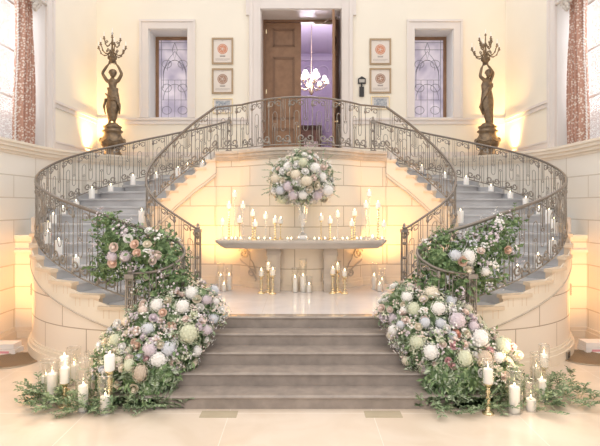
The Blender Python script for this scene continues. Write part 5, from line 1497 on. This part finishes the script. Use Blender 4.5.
# ---- garlands on the railing volutes
GL = [(112, 236, 7.3, .22), (108, 222, 7.35, .12), (128, 246, 7.2, .28), (146, 254, 7.1, .28), (118, 262, 7.2, .24), (162, 248, 7.1, .22), (150, 275, 6.95, .22), (172, 262, 7.0, .20), (175, 282, 7.0, .22), (160, 292, 6.95, .20), (104, 268, 7.25, .14)]
GR = [(437, 258, 7.1, .24), (452, 266, 7.1, .28), (470, 258, 7.2, .28), (488, 245, 7.25, .26), (500, 230, 7.35, .18), (484, 270, 7.15, .22), (438, 280, 7.0, .24), (462, 285, 7.0, .22), (508, 250, 7.35, .12), (442, 240, 7.15, .13), (515, 222, 7.4, .08), (425, 290, 7.0, .18)]
GF = {'L': [('spray', 'mauve', 121, 233.6, 6), ('rose', 'white', 148.6, 235, 4.5), ('rose', 'peach', 136.5, 246, 3.8), ('rose', 'peach', 138.7, 253, 4), ('rose', 'blush', 116.3, 247, 4), ('hydrangea', 'mauve', 115, 255, 5), ('hydrangea', 'mauve', 126, 254.5, 5), ('rose', 'blush', 154, 255, 4.5), ('spray', 'white', 146.5, 253, 4.5), ('rose', 'peach', 113.7, 262.6, 4), ('spray', 'blue', 123.6, 264, 4.5), ('spray', 'mauve', 134, 265, 4.5), ('rose', 'blush', 152, 264, 4), ('spray', 'blue', 161, 272, 4), ('rose', 'white', 128, 240, 3.5), ('rose', 'cream', 147, 246, 3.5)],
      'R': [('spray', 'mauve', 490.7, 239, 6), ('rose', 'peach', 504, 249, 4), ('spray', 'mauve', 477, 239, 5), ('hydrangea', 'blue', 455, 257, 5), ('hydrangea', 'white', 469, 257.7, 6.5), ('rose', 'peach', 460.5, 262, 4.5), ('spray', 'mauve', 480.6, 262.7, 5), ('spray', 'white', 490.7, 268, 6), ('spray', 'white', 499, 226, 6), ('spray', 'white', 485, 247, 5), ('rose', 'blush', 479, 252, 3.5), ('spray', 'mauve', 495, 232, 5), ('hydrangea', 'white', 485, 271, 5), ('rose', 'cream', 465, 270, 4), ('spray', 'blue', 473, 246, 4)]}
for key, GG, side in (('L', GL, 'left'), ('R', GR, 'right')):
    SPH = [(px(x, y, d), r) for x, y, d, r in GG]
    t = thing('railing_garland', tuple(SPH[6][0]), 'leafy garland of roses and lilac blossom woven over the %s railing volute' % side, 'garland')
    cores(t, SPH, 'leafdark', 0.55)
    foliage(t, SPH, 1500, 'leafdark', (0.06, 0.11), 0.6, spread=2.0, bias=False)
    mb = MB()
    for i in range(34):
        c, r = random.choice(SPH); v = rv(); v.z = abs(v.z) * 0.6 if random.random() < 0.6 else v.z
        sprig(mb, c + v * r * 0.7, v, random.uniform(0.15, 0.30), 5, 0.06, 0.55)
    o = mb.build('trailing_sprigs', 'leafdark', t, recalc=False); o['kind'] = 'stuff'
    filler(t, SPH[:9], 150, ('mauve', 'white'), lift=0.12)
    for kind, col, x, y, r in GF[key]:
        h = ray_hit(x, y, SPH)
        if not h: h = (0, px(x, y, 7.0), Vector((0, -1, 0.2)))
        p = h[1] + h[2] * 0.06; bloom(t, kind, col, p, 1.25 * r * p.y / 492, h[2] + Vector((0, -0.5, 0.1)))

# ---- greenery trailing over the floor among the candles
for sx, side, starts in ((-1, 'left', [(48, 398), (46, 403), (62, 404), (80, 405), (100, 400), (120, 396), (140, 398), (160, 403), (130, 404), (145, 402), (60, 392), (90, 392), (120, 388), (180, 390), (150, 385), (75, 410), (108, 410), (50, 396)]), (1, 'right', [(440, 403), (455, 404), (470, 405), (430, 400), (445, 395), (460, 398), (475, 400), (495, 398), (520, 398), (545, 396), (560, 398), (580, 400), (440, 380), (470, 388), (500, 390), (530, 390), (560, 386), (545, 405), (500, 408)])):
    t = thing('floor_greenery', (sx * 2.7, 6.3, 0), 'fine leafy greenery trailing over the floor around the %s candles' % side, 'greenery')
    mb = MB()
    for (x, y) in starts:
        for q in range(10):
            xx = x + random.uniform(-14, 14); yy = min(y + random.uniform(-9, 7), 415); d = 492 * 2.45 / (yy - 205)
            X = (xx - 301) * d / 492
            dirv = Vector((sx * random.uniform(-0.3, 1.0), random.uniform(-0.9, 0.5), random.uniform(0.05, 0.55)))
            sprig(mb, Vector((X, d, random.uniform(0.02, 0.10))), dirv, random.uniform(0.15, 0.30), 6, 0.075, 0.42, floor=0.012)
    for v in range(len(mb.v)):
        x_, y_, z_ = mb.v[v]
        if z_ < 0.008: mb.v[v] = (x_, y_, 0.008)
        if y_ > 6.0 and abs(x_) < 2.36 and z_ < 0.17: mb.v[v] = (x_, min(y_, 5.99), z_)
    o = mb.build('leafy_stems', 'leafruscus', t, recalc=False); o['kind'] = 'stuff'

# ---- vase and bouquet on the console
vx, vd = 0.03, 9.14
t = thing('crystal_vase', (vx, vd, ZTb), 'tall cut crystal trumpet vase at the centre of the console', 'vase')
MB().lathe(((0.13, 0.0), (0.13, 0.02), (0.12, 0.06), (0.08, 0.12), (0.05, 0.14)), vx, vd, ZTb, 24).build('vase_foot', 'crystal', t, smooth=True)
MB().lathe(((0.05, 0.14), (0.03, 0.18), (0.045, 0.21), (0.02, 0.25), (0.035, 0.27)), vx, vd, ZTb, 18).build('vase_stem', 'crystal', t, smooth=True)
MB().lathe(((0.035, 0.27), (0.06, 0.33), (0.085, 0.5), (0.10, 0.65), (0.13, 0.82)), vx, vd, ZTb, 30, 15, 0.03, cap=False).build('vase_bowl', 'crystal', t, smooth=False, recalc=False)
SPH = [(px(302, 181, 9.08), .40), (px(285, 186, 9.08), .24), (px(319, 186, 9.08), .24), (px(302, 170, 9.08), .33), (px(285, 174, 9.08), .22), (px(320, 173, 9.08), .20)]
t = thing('bouquet', tuple(px(302, 200, 9.2)), 'round bouquet of white, cream and blush flowers in the crystal vase', 'bouquet')
cores(t, SPH, 'leafsage', 0.8)
foliage(t, SPH, 1300, 'leafsage', (0.05, 0.10), 0.5, bias=False)
mb = MB()
for i in range(75):
    c, r = random.choice(SPH); v = rv(); v.y *= 0.5
    if v.z < -0.5: v.z = -0.2
    sprig(mb, c + v * r * 0.85, v, random.uniform(0.14, 0.28), 5, 0.06, 0.42)
mb.tube([(vx, vd, ZTb + 0.5), (vx, vd, ZTb + 0.9)], 0.01, 8)
o = mb.build('sprigs', 'leafsage', t, recalc=False); o['kind'] = 'stuff'
BF = [('hydrangea', 'white', 289, 167, 5), ('hydrangea', 'white', 314, 169, 6), ('hydrangea', 'green', 303, 163, 5), ('hydrangea', 'cream', 296, 175, 5.5), ('hydrangea', 'white', 327, 190, 5.5), ('hydrangea', 'green', 283, 198, 4.5), ('hydrangea', 'cream', 306, 181, 6), ('hydrangea', 'mauve', 289, 186, 5), ('hydrangea', 'white', 322, 177, 5.5), ('hydrangea', 'mauve', 318, 194, 5.5), ('hydrangea', 'white', 303, 194, 5), ('hydrangea', 'cream', 277, 178, 5), ('hydrangea', 'mauve', 294, 194, 5), ('rose', 'white', 297, 182, 3.8), ('rose', 'cream', 309, 189, 3.8), ('rose', 'white', 311, 199, 3.5), ('rose', 'blush', 313, 178, 3.5), ('rose', 'white', 283, 171, 3.8), ('rose', 'cream', 316, 185, 3.8), ('rose', 'white', 297, 165, 3.8), ('rose', 'white', 305, 172, 3.8), ('rose', 'cream', 284, 181, 3.8), ('rose', 'white', 298, 201, 3.5), ('rose', 'blush', 323, 168, 3.5), ('rose', 'white', 287, 202, 3.5), ('rose', 'cream', 324, 200, 3.5), ('rose', 'white', 331, 180, 3.2), ('rose', 'white', 275, 190, 3.2), ('hydrangea', 'blue', 281, 190, 4.5)]
filler(t, SPH, 360, ('white', 'blush', 'green'), lift=0.06)
occ = []
for kind, col, x, y, r in BF:
    h = ray_hit(x, y, SPH)
    if not h: h = (0, px(x, y, 9.1), Vector((0, -1, 0.2)))
    p = h[1] + h[2] * 0.03; occ.append((p, 1.12 * r * p.y / 492)); bloom(t, kind, col, p, 1.12 * r * p.y / 492, h[2] + Vector((0, -0.3, 0.1)))
cnt = len(BF); tries = 0
while cnt < 75 and tries < 2500:
    tries += 1; (p, v), = surf_pts(SPH, 1)
    rr = random.uniform(0.04, 0.065)
    if v.y > 0.1 or any((p - q).length < (rr + r2) * 0.75 for q, r2 in occ): continue
    occ.append((p, rr)); cnt += 1
    bloom(t, random.choice(('rose', 'rose', 'spray')), random.choice(('white', 'white', 'white', 'cream', 'blush', 'green')), p + v * 0.03, rr, v)
